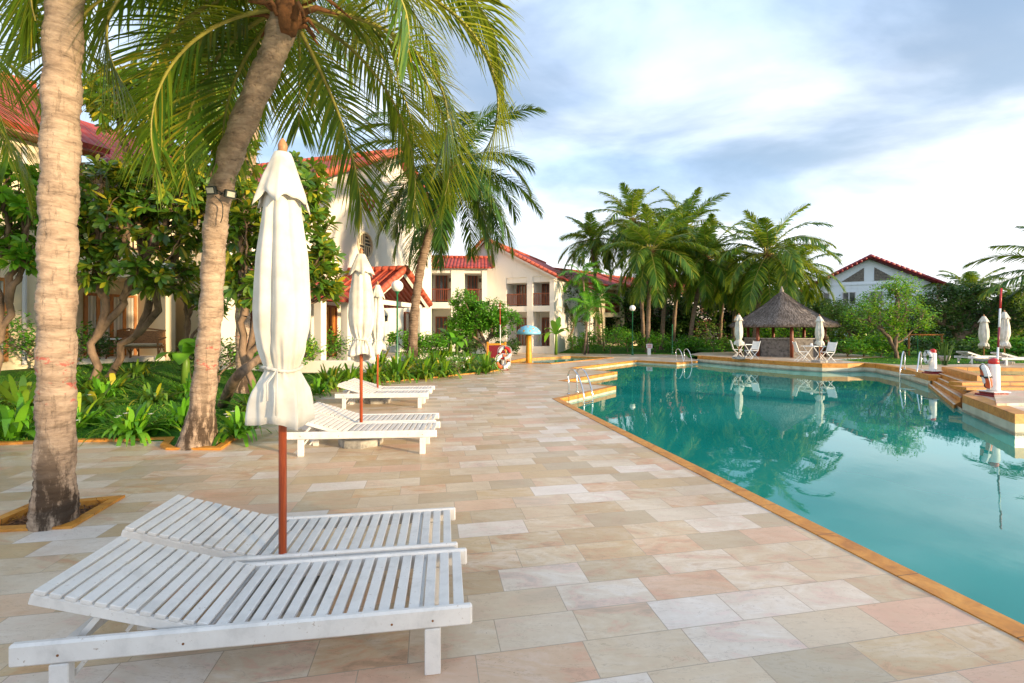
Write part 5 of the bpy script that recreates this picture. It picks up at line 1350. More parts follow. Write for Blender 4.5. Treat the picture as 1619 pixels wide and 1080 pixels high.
p_ = G(1571, 626, ZS); make_post(p_, 'white ring post with maroon base at the right edge, beside the pool steps', 1.0)
make_ring((p_.x-0.20, p_.y-0.03, ZS+0.43), 'orange and white life ring on the post beside the pool steps', 0.20, 0.065, rx=80, rz=52)
make_pole(P(1574, 624, 9.85), P(1583, 456, 10.4), ((0, 0.24, 'maroon_paint'), (0.24, 0.43, 'white_smooth'), (0.43, 0.62, 'maroon_paint'), (0.62, 0.80, 'white_smooth'), (0.80, 1.0, 'red_paint')), 'tall red and white banded pole leaning at the right-hand ring post')
p_ = G(1475, 591, ZS); make_post(p_, 'white ring post with red cap behind the ladder at the head of the steps', 0.95)
make_ring((p_.x-0.17, p_.y, ZS+0.55), 'small white life ring edge-on at the post behind the ladder', 0.16, 0.045, ('white_smooth', 'white_smooth'), 90, 75)
p_ = G(796, 585); make_post((p_.x, p_.y, 0.0), 'white ring post with red and white base at the end of the lily bed', 1.0)
make_ring((p_.x-0.02, p_.y-0.19, 0.36), 'orange and white life ring low on the post by the lily bed', 0.24, 0.07, rx=82, rz=12)
make_ring((p_.x+0.05, p_.y-0.16, 0.72), 'red and white life ring high on the post by the lily bed', 0.22, 0.065, ('red_paint', 'white_smooth'), 85, -10)
make_pole((p_.x-0.12, p_.y-0.05, 0.0), P(790.5, 479, 19.9), ((0, 0.36, 'maroon_paint'), (0.36, 0.66, 'white_smooth'), (0.66, 1.0, 'red_paint')), 'red and white banded pole standing at the lily bed ring post')
# framed notice board behind it
x, y = P(785, 523, 21.5).x, 21.5; t = empty('notice_board', (x, y, 0.1), R(-5), 'maroon board in yellow wooden frame behind the life rings', 'notice board')
for s_ in (-0.42, 0.42): m = MB(); m.bbox(s_-0.045, s_+0.045, -0.045, 0.045, -0.2, 1.02, 0.006); m.build('post', M['yellow_paint'], t)
m = MB(); m.bbox(-0.374, 0.374, -0.03, 0.03, 0.86, 0.95, 0.005); m.build('rail', M['yellow_paint'], t)
m = MB(); m.bbox(-0.374, 0.374, -0.02, 0.02, 0.25, 0.855, 0.004); m.build('board', M['maroon_paint'], t)

# ------------------------------------------------------------------ mushroom shower
g = G(836, 576, -0.06); t = empty('mushroom_shower', (g.x, g.y, -0.06), 0, 'blue mushroom-shaped water shower on an orange stem in the wading pool', 'mushroom shower')
m = MB(); m.lathe([(0.16, -0.3), (0.16, 0.3), (0.135, 1.0), (0.13, 1.5)], 20); m.build('stem', M['yellow_paint'], t, smooth=True)
m = MB(); rr = 0.62; m.lathe([(0.131, 1.50), (0.35, 1.52), (rr-0.03, 1.53), (rr, 1.57), (rr*0.97, 1.66), (rr*0.85, 1.78), (rr*0.66, 1.88), (rr*0.42, 1.95), (rr*0.18, 1.985), (0.01, 1.99)], 36); o = m.build('cap', M['blue_dome'], t, smooth=True)
rg = random.Random(4); d_ = MB()
for i in range(16):
    a = i*2.4; k = rg.choice((0.93, 0.80, 0.6)); z = {0.93: 1.70, 0.80: 1.805, 0.6: 1.90}[k]; n = Vector((math.cos(a)*0.7, math.sin(a)*0.7, 0.7 if k < 0.9 else 0.35)).normalized(); c = Vector((rr*k*math.cos(a), rr*k*math.sin(a), z)); d_.tube([c-n*0.01, c+n*0.012], rg.uniform(0.03, 0.055), 10)
d_.build('spot', M['yellow_paint'], o)

# sign post, swing frame, flower pot on the far side
x, y = P(1026, 523, 30.5).x, 30.5; t = empty('warning_sign', (x, y, lawn_z(x, y)), 0, 'short white post with small red-lettered plate at the far lawn edge', 'sign')
m = MB(); m.bbox(-0.11, 0.11, -0.08, 0.08, -0.1, 0.62, 0.01); m.build('post', M['white_smooth'], t)
m = MB(); m.bbox(-0.20, 0.20, -0.11, -0.085, 0.44, 0.74, 0.004); o = m.build('plate', M['white_smooth'], t)
m = MB(); m.box(-0.16, 0.16, -0.116, -0.112, 0.63, 0.69); m.box(-0.16, 0.16, -0.116, -0.112, 0.50, 0.56); m.build('lettering', M['red_paint'], o)
x0, x1, y = P(1437, 523, 26).x, P(1489, 523, 26).x, 26; t = empty('swing_frame', ((x0+x1)/2, y, 0.0), 0, 'ochre wooden frame on the grass in front of the right-hand trees', 'swing frame'); w = (x1-x0)/2
for s_ in (-w, w): m = MB(); m.tube([(s_, 0, -0.1), (s_, 0, 1.45)], 0.05, 6); m.build('post', M['wood_orange'], t)
m = MB(); m.tube([(-w-0.1, 0, 1.42), (w+0.1, 0, 1.42)], 0.045, 6); m.build('beam', M['wood_orange'], t)
m = MB(); m.tube([(-w+0.5, 0, 0), (-w+0.5, 0, 1.4)], 0.025, 6); m.tube([(-w, 0, 0.12), (w, 0, 0.12)], 0.02, 6); build_parts(m, 'rail', M['green_paint'], t)
p_ = G(1493, 578, ZS); t = empty('potted_plant', p_, 0, 'upright sword-leaved plant in a low pale pot behind the white ring post', 'potted plant')
m = MB(); m.lathe([(0.14, 0), (0.19, 0.16), (0.20, 0.20), (0.17, 0.21)], 20); m.build('pot', M['concrete'], t, smooth=True)
lb, rg_ = lily_mesh(6, 22, 0.95, 0.07, up=(1.2, 1.5), droop=(0.0, 0.05)); lb.build('foliage', M['dark_leaf'], t); t.children[-1].location.z = 0.2
# ------------------------------------------------------------------ coconut palms
PLM = [M['palm_leaf'], M['rachis']]; PLD = [M['palm_leaf_dark'], M['rachis_dark']]; PLF = [M['palm_leaf_far'], M['rachis']]
pgp = 'coconut palms round the pool'
def near_palm(label, pix, r0, r1, spec, seed, mats, L=3.6, nleaf=88, ll=0.72, lw=0.040, nf=22, hang=0.5, elr=(-0.8, 1.3), flare=1.5, base_z=0.0, ringamp=0.035, coco=0, bark_='palm_bark', mesh=None, heart=(0.15, 0.5), rings=0.11, droop=(1.0, 1.7)):
    pts = [P(*p) for p in pix]; pts[0].z = base_z - 0.06; b = Vector((pts[0].x, pts[0].y, base_z)); t = empty('coconut_palm', b, 0, label, 'palm tree', pgp)
    loc = [p-b for p in pts]; o, c = palm_trunk(loc, r0, r1, flare, rings, 28 if r0 > 0.15 and pts[0].y < 9 else 12, seed, bark_, t, ringamp)
    top = loc[-1]
    if mesh is None:
        cr = crown_mesh('crown', seed, nf, L, nleaf, ll, lw, mats, elr=elr, spec=spec, hang=hang, parent=t, droop=droop)
    else:
        cr = link('crown', mesh, t); cr.rotation_euler = (0, 0, seed*1.7)
    cr.location = top
    h = heart_mb(seed, *heart).build('heart', M['dead_fibre'], t, smooth=True); h.location = top
    rg = random.Random(seed)
    for i in range(coco):
        a = i*2*math.pi/coco + 0.3; m = MB(); rr = 0.13; m.lathe([(rr*math.sin(math.pi*k/8)*0.9+0.002, -rr*1.15*math.cos(math.pi*k/8)) for k in range(9)], 10); q = m.build('coconut', M['coconut'], t, smooth=True); q.location = top + Vector((0.30*math.cos(a), 0.30*math.sin(a), -0.28-0.12*(i % 2)))
    return t
near_palm('thick straight palm trunk with red paint marks rising from the diamond tree pit', [(86, 828, 3.86), (89, 620, 3.83), (91, 420, 3.80), (96, 220, 3.76), (101, 20, 3.72), (112, -400, 3.66)], 0.128, 0.120, None, 11, PLM, L=3.3, nf=14, flare=1.4, ringamp=0.022, lw=0.028, base_z=0.0, hang=0.4, nleaf=66, ll=0.85, elr=(-0.35, 1.2), rings=0.085)
sp = []
def fr(az, el, L, dr): sp.append((R(az), R(el), L, dr))
# fronds of the big leaning palm: azimuth 0 = right, 90 = away from the camera, 180 = left, 270 = to the camera
for q in [(5, 30, 3.45, 2.75), (14, 50, 3.0, 2.6), (24, 12, 2.6, 2.3), (205, 15, 2.3, 2.5), (182, -8, 2.4, 1.8), (140, 5, 2.2, 1.9), (41, 20, 3.3, 2.45), (56, 4, 2.9, 2.0), (70, 35, 2.8, 2.35), (108, 42, 2.5, 2.4), (150, 7, 2.8, 2.1), (164, 25, 3.0, 2.75), (157, 44, 2.9, 2.3), (177, 53, 3.2, 2.8), (-26, 20, 2.1, 2.2), (-150, 30, 2.6, 2.4), (30, 70, 3.3, 2.2), (60, 64, 3.2, 2.0), (95, 70, 3.1, 1.8), (130, 62, 3.2, 1.9), (200, 65, 2.8, 1.8), (-60, 62, 2.4, 1.6), (186, 24, 3.0, 2.1), (80, -30, 2.2, 1.0)]: fr(*q)
near_palm('leaning palm beside the big parasol, its fronds hanging across the top of the view', [(313, 703, 6.47), (322, 620, 6.40), (333, 500, 6.40), (338, 405, 6.28), (345, 325, 6.0), (365, 245, 5.6), (397, 165, 5.2), (432, 85, 4.92), (456, 12, 4.74)], 0.148, 0.132, sp, 12, PLM, nleaf=72, ll=0.70, lw=0.028, flare=2.1, base_z=0.02, hang=0.30, ringamp=0.018, heart=(0.10, 0.3))
near_palm('palm standing beyond the left edge, only its left-hanging fronds in view', [(-205, 660, 7.5), (-200, 300, 7.4), (-190, 30, 7.3)], 0.16, 0.13, None, 13, PLM, L=3.0, nf=18, nleaf=66, ll=0.8, lw=0.028, base_z=0.2, flare=1.5)
x, y = P(392, 523, 11.5).x, 11.5
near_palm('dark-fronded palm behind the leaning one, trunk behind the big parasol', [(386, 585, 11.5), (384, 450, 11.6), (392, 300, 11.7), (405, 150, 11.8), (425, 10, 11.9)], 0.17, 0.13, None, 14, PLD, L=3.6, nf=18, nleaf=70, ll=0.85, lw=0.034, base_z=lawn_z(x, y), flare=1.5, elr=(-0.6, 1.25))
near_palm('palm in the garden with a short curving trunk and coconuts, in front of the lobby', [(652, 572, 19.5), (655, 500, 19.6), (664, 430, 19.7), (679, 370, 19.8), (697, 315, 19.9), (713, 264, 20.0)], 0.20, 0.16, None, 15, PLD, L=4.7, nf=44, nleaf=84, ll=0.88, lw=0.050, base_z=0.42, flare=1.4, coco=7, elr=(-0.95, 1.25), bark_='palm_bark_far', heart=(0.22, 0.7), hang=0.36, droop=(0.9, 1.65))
# the far grove: three crown meshes, turned for every palm
def cmesh(seed, L, nf, nleaf=56, ll=0.9, lw=0.075, elr=(-1.05, 1.35)):
    o = crown_mesh('crown', seed, nf, L, nleaf, ll, lw, PLF, elr=elr, hang=0.36, droop=(0.75, 1.55)); me = o.data; bpy.data.objects.remove(o); return me
CM = [cmesh(21, 4.3, 34, elr=(-1.05, 1.45)), cmesh(22, 4.6, 38, elr=(-1.0, 1.48)), cmesh(23, 3.6, 26, elr=(-0.7, 1.45))]
far_p = [((935, 380, 43), (948, 545), 2, 'slim palm standing highest left of the grove, crown over the dark tree'),
         ((1000, 350, 39), (1018, 548), 1, 'tallest palm of the grove behind the pool, upper left'),
         ((1029, 396, 33), (1024, 560), 0, 'sunlit palm of the grove with yellow drooping fronds, nearest the round lamp'),
         ((1082, 362, 39), (1064, 552), 1, 'tall palm of the grove with a dark crown against the sky'),
         ((1062, 392, 36), (1046, 552), 2, 'palm with a leaning trunk in the middle of the grove'),
         ((1116, 408, 34), (1090, 556), 0, 'palm with a trunk leaning to the right, beside the bougainvillea'),
         ((1148, 428, 43), (1138, 550), 2, 'palm between the grove and the thatched bar, slender trunk'),
         ((1166, 446, 40), (1158, 552), 2, 'lower palm just left of the thatched roof'),
         ((1213, 402, 31), (1192, 552), 1, 'broad full-crowned palm directly above the thatched bar'),
         ((1258, 425, 37), (1262, 552), 2, 'palm right of the thatched roof, half behind the broad one'),
         ((1535, 462, 42), (1535, 560), 2, 'small palm above the trees at the right'),
         ((1700, 430, 24), (1712, 575), 0, 'palm beyond the right edge with dark fronds reaching into view')]
for i, (c, b_, k, lab) in enumerate(far_p):
    D = c[2]; x = P(b_[0], 523, D).x; bz = ground_z(x, D) if D < 60 else 0.0
    p1 = P((c[0]*0.35+b_[0]*0.65), (c[1]*0.4+b_[1]*0.6), D); zz = P(b_[0], b_[1], D)
    near_palm(lab, [(b_[0], b_[1], D), ((c[0]*0.25+b_[0]*0.75), (c[1]*0.4+b_[1]*0.6), D), (c[0], c[1], D)], 0.17, 0.12, None, 31+i, PLF, base_z=bz, mesh=CM[k], bark_='palm_bark_far', heart=(0.2, 0.6), coco=4 if k == 0 else 0, rings=0.2)
# slender light-green garden palms
CM.append(cmesh(24, 1.9, 12, 30, 0.5, 0.06, (-0.2, 1.3)))
for i, (c, b_, D, lab) in enumerate([((922, 438), (930, 552), 32, 'small bright green palm with feathery fronds, left of two'), ((935, 487), (924, 556), 31, 'small bright green palm, lower and nearer of two'), ((948, 470), (955, 556), 34, 'small pale-stemmed palm beside the sunlit house')]):
    x = P(b_[0], 523, D).x; pts = [Vector((x, D, lawn_z(x, D)-0.05)), P(c[0]*0.5+b_[0]*0.5, 500, D), P(c[0], c[1], D)]
    t = empty('garden_palm', pts[0], 0, lab, 'palm tree', 'slender garden palms before the far houses'); loc = [q-pts[0] for q in pts]
    palm_trunk(loc, 0.07, 0.055, 1.3, 0.2, 8, i, 'palm_bark_far', t); me = CM[3].copy(); me.materials.clear(); me.materials.append(M['bright_leaf']); me.materials.append(M['rachis']); cr = link('crown', me, t); cr.location = loc[-1]; cr.rotation_euler = (0, 0, i*2)

# floodlights strapped to the leaning trunk
def floodlight(px, py, D, aim, label):
    p = P(px, py, D); t = empty('floodlight', p, R(aim), label, 'floodlight', 'floodlights on the leaning palm')
    m = MB(); m.bbox(-0.066, 0.066, -0.02, 0.03, -0.052, 0.052, 0.008, Matrix.Rotation(R(18), 4, 'X')); m.build('housing', M['black_strap'], t)
    m = MB(); m.bbox(-0.046, 0.046, -0.026, -0.021, -0.034, 0.034, 0.002, Matrix.Rotation(R(18), 4, 'X')); m.build('lens', M['lamp_lens'], t)
    m = MB(); m.tube([(-0.078, 0.01, 0), (-0.08, 0.08, -0.01), (0, 0.12, -0.01), (0.08, 0.08, -0.01), (0.078, 0.01, 0)], 0.008, 5); m.build('bracket', M['black_strap'], t)
floodlight(334, 301, 5.70, -5, 'small floodlight facing the camera on the leaning palm trunk')
floodlight(364, 307, 5.80, 55, 'small floodlight turned right on the leaning palm trunk')
m = MB(); m.tube(catmull([P(340, 310, 5.72), P(351, 322, 5.80), P(352, 340, 5.86), P(349, 352, 5.93)], 6), 0.006, 5); tag(m.build('cable', M['black_strap']), 'thin black cable looping below the floodlights', 'cable')

# ------------------------------------------------------------------ frangipani and other garden trees at the left
def bl(px, py, rx, ry, D, base, dd=0.0, ry_depth=None):
    c = P(px, py, D+dd) - Vector(base); k = (D+dd)/FPX; return (tuple(c), (rx*k, (ry_depth or min(rx, ry))*k, ry*k))
def base_at(px, D): x = P(px, 523, D).x; return (x, D, lawn_z(x, D))
b = base_at(143, 10.6)
rosette_tree('frangipani_tree', b, [bl(215, 365, 90, 62, 10.6, b), bl(165, 300, 60, 50, 10.2, b), bl(260, 300, 80, 60, 10.8, b), bl(190, 430, 75, 32, 10.3, b), bl(260, 440, 50, 30, 10.8, b), bl(140, 380, 35, 50, 10.2, b)], 380, 'frangipani_leaf', 13, 0.29, 0.092, 0.0105, 'gnarled frangipani with twisting trunk just right of the thick palm trunk', 'tree', 'frangipani trees in the left garden', 41, first=(0.15, 0, 1.15), maxr=0.085, bark_='tree_bark', flowers=12)
b = base_at(172, 11.6)
rosette_tree('frangipani_tree', b, [bl(300, 190, 75, 60, 11.6, b), bl(210, 170, 70, 45, 11.4, b), bl(350, 260, 60, 80, 11.2, b), bl(280, 300, 90, 60, 12.0, b), bl(165, 150, 45, 35, 11.5, b), bl(240, 150, 60, 40, 11.5, b), bl(320, 170, 50, 50, 11.5, b), bl(350, 360, 45, 60, 11.2, b)], 640, 'frangipani_leaf', 12, 0.30, 0.094, 0.0105, 'tall frangipani whose crown fills the space between the two nearest palm trunks', 'tree', 'frangipani trees in the left garden', 42, first=(0.75, 0, 1.1), maxr=0.09, bark_='tree_bark', flowers=16)
b = base_at(408, 9.3)
rosette_tree('frangipani_tree', b, [bl(470, 390, 62, 75, 9.6, b), bl(400, 440, 45, 60, 9.3, b), bl(480, 300, 45, 50, 9.7, b), bl(385, 340, 40, 60, 9.2, b), bl(500, 440, 40, 45, 9.8, b)], 320, 'frangipani_leaf', 14, 0.28, 0.09, 0.010, 'frangipani behind the big parasol, leaning trunk and dense dark leaves', 'tree', 'frangipani trees in the left garden', 43, first=(-0.25, 0, 0.9), maxr=0.075, bark_='tree_bark', flowers=10)
b = base_at(-15, 9.6)
rosette_tree('frangipani_tree', b, [bl(30, 300, 62, 45, 9.6, b), bl(-20, 330, 60, 60, 9.6, b), bl(20, 400, 50, 35, 9.5, b), bl(70, 330, 30, 40, 9.4, b)], 200, 'lily_leaf', 13, 0.27, 0.09, 0.011, 'yellow-green frangipani at the left edge behind the thick palm trunk', 'tree', 'frangipani trees in the left garden', 44, first=(0.2, 0, 1.2), maxr=0.07, bark_='tree_bark')
b = base_at(300, 12.6)
rosette_tree('frangipani_tree', b, [bl(300, 440, 40, 40, 12.6, b), bl(330, 480, 30, 30, 12.4, b)], 70, 'frangipani_leaf', 13, 0.3, 0.1, 0.011, 'small frangipani left of the leaning palm, pale bent branches', 'tree', 'frangipani trees in the left garden', 45, first=(-0.1, 0, 0.8), maxr=0.06, bark_='tree_bark')
# leaning dead log behind the big parasol
m = MB(); m.tube(catmull([G(352, 640, 0.10), P(372, 600, 8.2), P(395, 578, 8.5), P(425, 556, 8.9)], 6), [0.10]*6+[0.09]*6+[0.075]*7, 10); tag(m.build('log', M['tree_bark'], smooth=True), 'dark leaning log on the grass behind the big parasol', 'log')

# ------------------------------------------------------------------ strap-leaved lilies
def lily(name, label, group, loc, seed, n=46, L=0.75, w=0.055, mat='lily_leaf', flowers=0, **k):
    lb, rg = lily_mesh(seed, n, L, w, **k); t = empty(name, loc, 0, label, 'plant', group); lb.build('foliage', M[mat], t)
    if flowers:
        fb = LB(); e = [(Vector((rg.uniform(-0.45, 0.45), rg.uniform(-0.4, 0.2), rg.uniform(0.3, 0.6))), Vector((0, 0, 1))) for _ in range(flowers)]
        for q in e:
            k_ = 6; a = np.arange(k_)*1.047; d = np.stack([np.cos(a), np.sin(a), 0.35+0*a], -1); V, F = leaves(np.tile(np.array(q[0]), (k_, 1)), d, np.tile([0.01, 0.02, 1.0], (k_, 1)), 0.045, 0.022, PROF_OVAL, 0.1); fb.add(V, F)
        fb.build('blossom', M['petal_white'], t)
    return t
lgp = 'strap-leaved lilies along the garden kerb'
def lz(px, py):
    g = G(px, py, 0.05); return (g.x, g.y, 0.03)
near_l = [((208, 690), 90, 0.62, 0.058, 'dense dark green lily between the two nearest palm trunks', 5), ((20, 690), 34, 0.85, 0.085, 'big yellow-green lily at the left edge beside the thick palm trunk', 0), ((118, 676), 30, 0.75, 0.06, 'lily half behind the thick palm trunk, long arching leaf to the right', 4),
          ((378, 690), 40, 0.62, 0.065, 'lily on the right side of the leaning palm foot', 6), ((288, 672), 30, 0.68, 0.06, 'lily on the left side of the leaning palm foot', 3), ((-40, 675), 34, 0.8, 0.08, 'lily cut by the left edge of the view', 0)]
for i, ((px, py), n, L, w, lab, fl) in enumerate(near_l): lily('lily', lab, lgp, lz(px, py), 60+i, int(n*1.25), L*1.42, w*1.25, flowers=fl, up=(0.55, 1.5), droop=(0.25, 0.75))
row = [(412, 652, 'lily under the frill of the big parasol', 0.7), (447, 634, 'lily behind the head end of the middle loungers', 0.62), (520, 612, 'lily behind the pole of the second parasol', 0.75), (553, 607, 'lily between the second and third parasol poles', 0.72), (592, 603, 'lily right behind the third parasol pole', 0.78),
       (628, 599, 'largest lily of the bed behind the far loungers, orange leaf tips', 0.95), (672, 596, 'lily with arching leaves at the middle of the long bed', 0.92), (702, 593, 'lily left of the white-flowered bush', 0.8), (768, 587, 'lily at the very end of the bed beside the life rings', 0.85), (650, 588, 'lily of the back row below the curving palm', 0.9), (690, 584, 'back-row lily left of the notice board', 0.85), (738, 582, 'back-row lily behind the white-flowered bush', 0.85), (600, 590, 'back-row lily below the green lamp post', 0.85), (655, 577, 'third-row lily at the foot of the curving palm', 0.9), (705, 574, 'third-row lily in front of the bright green tree', 0.85), (785, 580, 'small lily beside the notice board', 0.7)]
for i, (px, py, lab, L) in enumerate(row):
    g = G(px, py, 0.08); lily('lily', lab, lgp, (g.x, g.y, lawn_z(g.x, g.y)), 80+i, 96 if L > 0.65 else 60, L*1.62, 0.088, up=(0.6, 1.5), droop=(0.25, 0.8), mat='bed_lily_leaf', spread=0.16)
for i, (px, D, lab, L) in enumerate([(35, 8.8, 'dark broad-leaved plant on the grass left of the thick palm trunk', 1.0), (10, 9.4, 'dark broad-leaved plant beneath the yellow-green frangipani', 1.0), (125, 9.8, 'broad-leaved plant at the foot of the gnarled frangipani', 0.8), (180, 10.4, 'broad-leaved plant below the porch floor', 0.8), (150, 8.9, 'dark low plant between the thick trunk and the gnarled frangipani', 0.7)]):
    x = P(px, 523, D).x; lily('broad_leaved_plant', lab, 'broad-leaved plants on the left lawn', (x, D, lawn_z(x, D)), 110+i, 34, L, 0.11, mat='frangipani_leaf', up=(0.3, 1.35), droop=(0.2, 0.7), spread=0.25)
for i, (px, D, L, mat, lab) in enumerate([(60, 8.0, 0.9, 'lily_leaf', 'bright lily on the lawn left of the thick trunk, behind the yellow-green one'), (140, 7.7, 0.55, 'lily_leaf', 'small bright lily right of the thick trunk, close to the kerb'), (165, 9.6, 0.8, 'lily_leaf', 'bright lily at the foot of the two twisting frangipani trunks'), (245, 9.4, 0.7, 'frangipani_leaf', 'low dark plant in the middle of the left lawn'), (100, 10.6, 1.0, 'lily_leaf', 'tall lily behind the thick trunk by the house wall'), (255, 7.4, 0.6, 'lily_leaf', 'lily just left of the leaning palm foot by the kerb'),
      (412, 8.4, 0.75, 'lily_leaf', 'lily behind the leaning log'), (470, 10.6, 0.75, 'lily_leaf', 'lily on the lawn between the big and second parasols'), (500, 11.6, 0.8, 'lily_leaf', 'lily on the lawn just left of the second parasol'), (300, 10.5, 0.8, 'lily_leaf', 'lily on the lawn below the porch pillar'), (215, 11.8, 0.9, 'frangipani_leaf', 'dark plant right below the porch floor')]):
    x = P(px, 523, D).x; lily('lily', lab, lgp, (x, D, lawn_z(x, D)), 130+i, 60, L, 0.07, mat=mat, up=(0.5, 1.45), droop=(0.25, 0.8), spread=0.2)
# banana plants
def banana(px, D, h, label, seed, L=1.5):
    x = P(px, 523, D).x; z = lawn_z(x, D); t = empty('banana_plant', (x, D, z), 0, label, 'plant', 'banana plants in the garden'); rg = np.random.default_rng(seed)
    m = MB(); m.tube([(0, 0, -0.05), (0.02, 0, h*0.5), (0, 0, h*0.75)], [0.11, 0.09, 0.05], 8); m.build('stem', M['olive_leaf'], t, smooth=True)
    lb = LB(); n = 9; az = np.arange(n)*2.4 + seed; el = rg.uniform(0.5, 1.35, n); d = np.stack([np.cos(el)*np.cos(az), np.cos(el)*np.sin(az), np.sin(el)], -1); nn = np.stack([-np.sin(el)*np.cos(az), -np.sin(el)*np.sin(az), np.cos(el)], -1)
    V, F = leaves(np.tile([0, 0, h*0.62], (n, 1)).astype(float), d, nn, L*rg.uniform(0.8, 1.1, n), 0.40, (0.08, 0.7, 1.0, 1.0, 0.8, 0.1), rg.uniform(0.2, 0.7, n)); lb.add(V, F); lb.build('foliage', M['bright_leaf'], t)
banana(712, 23.5, 1.7, 'banana plant left of the bright green tree', 3, 1.7); banana(879, 31, 2.1, 'banana plant in front of the white gabled house', 5, 2.1); banana(722, 22.5, 1.2, 'lower banana plant with a leaf reaching left', 9, 1.6); banana(293, 11.8, 1.1, 'banana plant with upright leaf beside the porch pillar', 12, 1.1)

# ------------------------------------------------------------------ trees and bushes behind the pool
def tree_px(name, bx, D, blobs, ntip, leaf, nl, spread, ln, wd, rt, label, seed, group='garden trees beyond the pool', bark_='tree_bark', first=None, maxr=None, prof=PROF_OVAL, share=0.42):
    x = P(bx, 523, D).x; b = (x, D, ground_z(x, D)); return bushy_tree(name, b, [bl(*q, D, b) for q in blobs], ntip, leaf, nl, spread, ln, wd, rt, label, 'tree', group, seed, bark_, first, maxr, prof, share)
tree_px('garden_tree', 772, 24, [(765, 500, 42, 26), (735, 478, 22, 20), (790, 508, 35, 18), (748, 505, 34, 26), (765, 525, 45, 16), (725, 520, 22, 22)], 260, 'bright_leaf', 52, 0.27, 0.15, 0.075, 0.013, 'bright green round-headed tree right of the curving palm', 51, maxr=0.11)
tree_px('garden_tree', 905, 35, [(893, 455, 26, 25), (908, 480, 32, 26), (880, 440, 14, 14), (920, 505, 22, 15)], 95, 'dark_leaf', 30, 0.32, 0.17, 0.09, 0.018, 'dark slender-branched tree in front of the pale houses', 52, maxr=0.09, first=(0.1, 0, 2.0))
tree_px('garden_tree', 1418, 23.5, [(1405, 475, 46, 28), (1380, 500, 42, 24), (1430, 455, 28, 20), (1440, 500, 32, 28), (1400, 520, 38, 18)], 230, 'lily_leaf', 32, 0.34, 0.13, 0.055, 0.013, 'olive-green tree with forked bare trunk behind the right-hand ladder', 53, maxr=0.10, first=(-0.1, 0, 0.5))
tree_px('garden_tree', 1517, 26, [(1500, 478, 55, 24), (1545, 480, 55, 26), (1475, 500, 35, 26), (1580, 505, 40, 26), (1520, 460, 38, 16), (1530, 515, 40, 16)], 300, 'dark_leaf', 38, 0.42, 0.16, 0.075, 0.018, 'spreading dark tree with many grey limbs behind the right-hand parasols', 54, maxr=0.22, first=(0.0, 0, 0.9))
tree_px('garden_tree', 1345, 29, [(1345, 505, 38, 28), (1320, 500, 22, 24), (1370, 515, 28, 22)], 170, 'olive_leaf', 36, 0.40, 0.15, 0.07, 0.015, 'rounded tree right of the thatched bar', 55, maxr=0.12)
tree_px('garden_tree', 1310, 34, [(1310, 498, 28, 28), (1290, 520, 25, 25)], 120, 'dark_leaf', 34, 0.45, 0.18, 0.09, 0.018, 'dark tree behind the thatched roof, at its right', 56)
tree_px('garden_tree', 1600, 30, [(1600, 500, 45, 40), (1640, 480, 45, 45), (1575, 530, 35, 25)], 200, 'olive_leaf', 36, 0.5, 0.18, 0.09, 0.018, 'green tree behind the banded pole at the right edge', 57)
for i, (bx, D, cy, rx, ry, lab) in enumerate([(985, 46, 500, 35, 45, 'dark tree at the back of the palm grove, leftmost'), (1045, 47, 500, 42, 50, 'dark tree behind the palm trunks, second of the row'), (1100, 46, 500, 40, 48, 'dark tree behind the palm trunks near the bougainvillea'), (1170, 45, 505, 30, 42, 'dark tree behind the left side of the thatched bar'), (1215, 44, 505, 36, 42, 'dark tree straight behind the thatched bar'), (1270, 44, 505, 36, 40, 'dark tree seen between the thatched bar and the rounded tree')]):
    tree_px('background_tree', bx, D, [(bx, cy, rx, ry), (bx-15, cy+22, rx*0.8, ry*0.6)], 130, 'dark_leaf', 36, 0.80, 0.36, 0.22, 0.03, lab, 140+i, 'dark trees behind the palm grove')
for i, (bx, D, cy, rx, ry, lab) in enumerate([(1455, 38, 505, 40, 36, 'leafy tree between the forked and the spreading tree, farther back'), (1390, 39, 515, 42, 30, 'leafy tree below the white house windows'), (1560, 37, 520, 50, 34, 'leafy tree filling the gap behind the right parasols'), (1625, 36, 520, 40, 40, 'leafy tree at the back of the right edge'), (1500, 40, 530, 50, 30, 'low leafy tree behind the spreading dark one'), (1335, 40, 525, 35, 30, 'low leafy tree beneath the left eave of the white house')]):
    tree_px('background_tree', bx, D, [(bx, cy, rx, ry), (bx+12, cy+14, rx*0.8, ry*0.6)], 110, ('dark_leaf', 'olive_leaf')[i % 2], 34, 0.65, 0.25, 0.13, 0.03, lab, 160+i, 'leafy trees behind the right-hand garden')
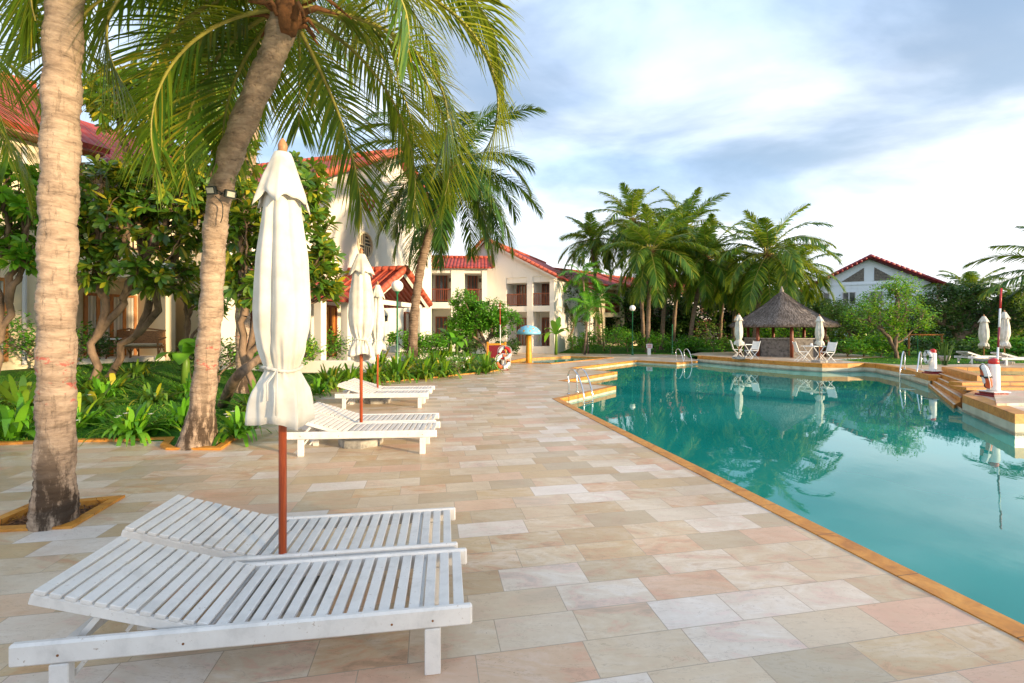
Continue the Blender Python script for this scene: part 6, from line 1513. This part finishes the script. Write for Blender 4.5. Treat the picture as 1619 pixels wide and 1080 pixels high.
shr = [(60, 12.2, 1.3, 1.3, 'bright_leaf', 'leafy bush against the near house left of the thick trunk'), (118, 12.6, 1.0, 1.0, 'dark_leaf', 'dark bush behind the thick trunk'), (345, 12.5, 1.0, 1.0, 'dark_leaf', 'dark bush right behind the leaning palm'), (425, 13.5, 1.2, 1.2, 'bright_leaf', 'green bush behind the big parasol'), (515, 17, 1.3, 1.0, 'bright_leaf', 'green bush left of the second parasol'), (545, 19, 1.2, 1.1, 'bright_leaf', 'green bush between the second and third parasols, by the white wall'), (645, 22.5, 1.0, 1.1, 'bright_leaf', 'green bush left of the curving palm foot'), (680, 22.5, 1.1, 1.1, 'bright_leaf', 'green bush right of the curving palm foot'), (470, 15, 1.0, 1.0, 'lily_leaf', 'bush seen between the big and second parasols'),
       (920, 33, 1.4, 1.25, 'bright_leaf', 'round green bush below the small bright palms'), (965, 32, 1.7, 1.6, 'bright_leaf', 'largest bright bush left of the far round lamp'), (992, 33.5, 1.2, 1.3, 'lily_leaf', 'bright bush behind the far round lamp'), (1036, 33, 1.1, 1.25, 'bright_leaf', 'green bush beside the short sign post'), (1100, 33, 1.5, 0.8, 'bright_leaf', 'low bush left of the bougainvillea'), (1145, 31, 1.6, 0.7, 'bright_leaf', 'low hedge bush in front of the bougainvillea'), (1075, 33, 1.2, 0.6, 'bright_leaf', 'low hedge bush behind the far ladder'),
       (1250, 34, 1.8, 1.7, 'lily_leaf', 'yellow-green bush seen through the thatched bar'), (1205, 35, 1.5, 1.7, 'lily_leaf', 'yellow-green bush seen through the left of the thatched bar'),
       (1340, 24.5, 1.1, 0.8, 'bright_leaf', 'low plants behind the right folding chair'), (1365, 25, 1.1, 1.0, 'lily_leaf', 'low yellow-green plants left of the forked tree'), (1392, 24.5, 1.0, 0.9, 'bright_leaf', 'low plants at the foot of the forked tree'), (1432, 27, 1.2, 0.8, 'dark_leaf', 'dark low bush under the ochre frame'), (1480, 28, 1.4, 0.9, 'bright_leaf', 'green bush behind the ochre frame'),
       (1525, 23.5, 1.3, 0.75, 'dark_leaf', 'low dark hedge bush left of the right parasols'), (1565, 23.5, 1.4, 0.8, 'bright_leaf', 'low hedge bush behind the white lounger'), (1610, 23, 1.3, 0.9, 'bright_leaf', 'low hedge bush behind the banded pole'), (1650, 22.5, 1.3, 1.0, 'dark_leaf', 'hedge bush at the right edge'), (800, 30, 0.9, 0.9, 'dark_leaf', 'dark bush below the white gabled house'), (745, 27, 0.9, 0.9, 'dark_leaf', 'dark bush beneath the bright green tree')]
for i, (px, D, r, h, leaf, lab) in enumerate(shr):
    x = P(px, 523, D).x; shrub('bush', (x, D, ground_z(x, D)), r, h*1.1, leaf, 1000, 0.18 if D > 20 else 0.12, 0.09 if D > 20 else 0.055, lab, 'bush', 'green bushes in the garden', 200+i)
x, D = P(1128, 523, 31).x, 31; shrub('bougainvillea', (x, D, ground_z(x, D)), 1.35, 2.2, 'olive_leaf', 520, 0.15, 0.08, 'bougainvillea bush full of pink flowers left of the thatched bar', 'bush', None, 231, flowers='petal_pink', nf=30)
g = G(727, 590, 0.08); shrub('flowering_bush', (g.x, g.y, lawn_z(g.x, g.y)), 0.55, 0.75, 'bright_leaf', 420, 0.07, 0.035, 'low bush dotted with small white flowers in the lily bed', 'bush', None, 232, flowers='petal_white', nf=26)
# far wood closing the view
rg = np.random.default_rng(77); k = 16000; a = rg.uniform(-0.30, 1.35, k); dd = rg.uniform(62, 92, k); hh = 5.0 + 1.6*np.sin(a*23)+1.2*np.sin(a*57+1)+0.9*np.sin(a*111)
p = np.stack([a*dd, dd, rg.random(k)**0.7*hh*0.98], -1); V, F = leaves(p, rand_dirs(rg, k, -0.4), nrm(rand_dirs(rg, k, 0)+np.array([0, -0.5, 0.5])), rg.uniform(0.7, 1.5, k), 0.8, PROF_OVAL, 0.2)
o = npmesh('distant_wood', V, F, M['dark_leaf']); o['kind'] = 'stuff'

# dense unseen trees added behind the viewer's right: they keep the low sun off the nearest paving
for i, c in enumerate((-3.0, -1.3, 0.3, 1.7)):
    x, y = 15.3+0.52*c, -9.4+0.85*c; hh = 4.3 + 0.25*(i % 2)
    bushy_tree('boundary_tree', (x, y, 0.0), [((0, 0, hh*0.60), (1.6, 1.6, hh*0.55)), ((0.5, 0.4, hh*0.35), (1.5, 1.4, 1.0)), ((-0.5, -0.3, hh*0.4), (1.4, 1.4, 1.1))], 170, 'dark_leaf', 30, 0.42, 0.24, 0.14, 0.014, ['dense tree at the camera side of the pool, outermost of the row', 'dense tree at the camera side of the pool, second of the row', 'dense tree at the camera side of the pool, third of the row', 'dense tree at the camera side of the pool, nearest the terrace'][i], 'tree', 'dense trees on the camera side of the pool', 300+i)
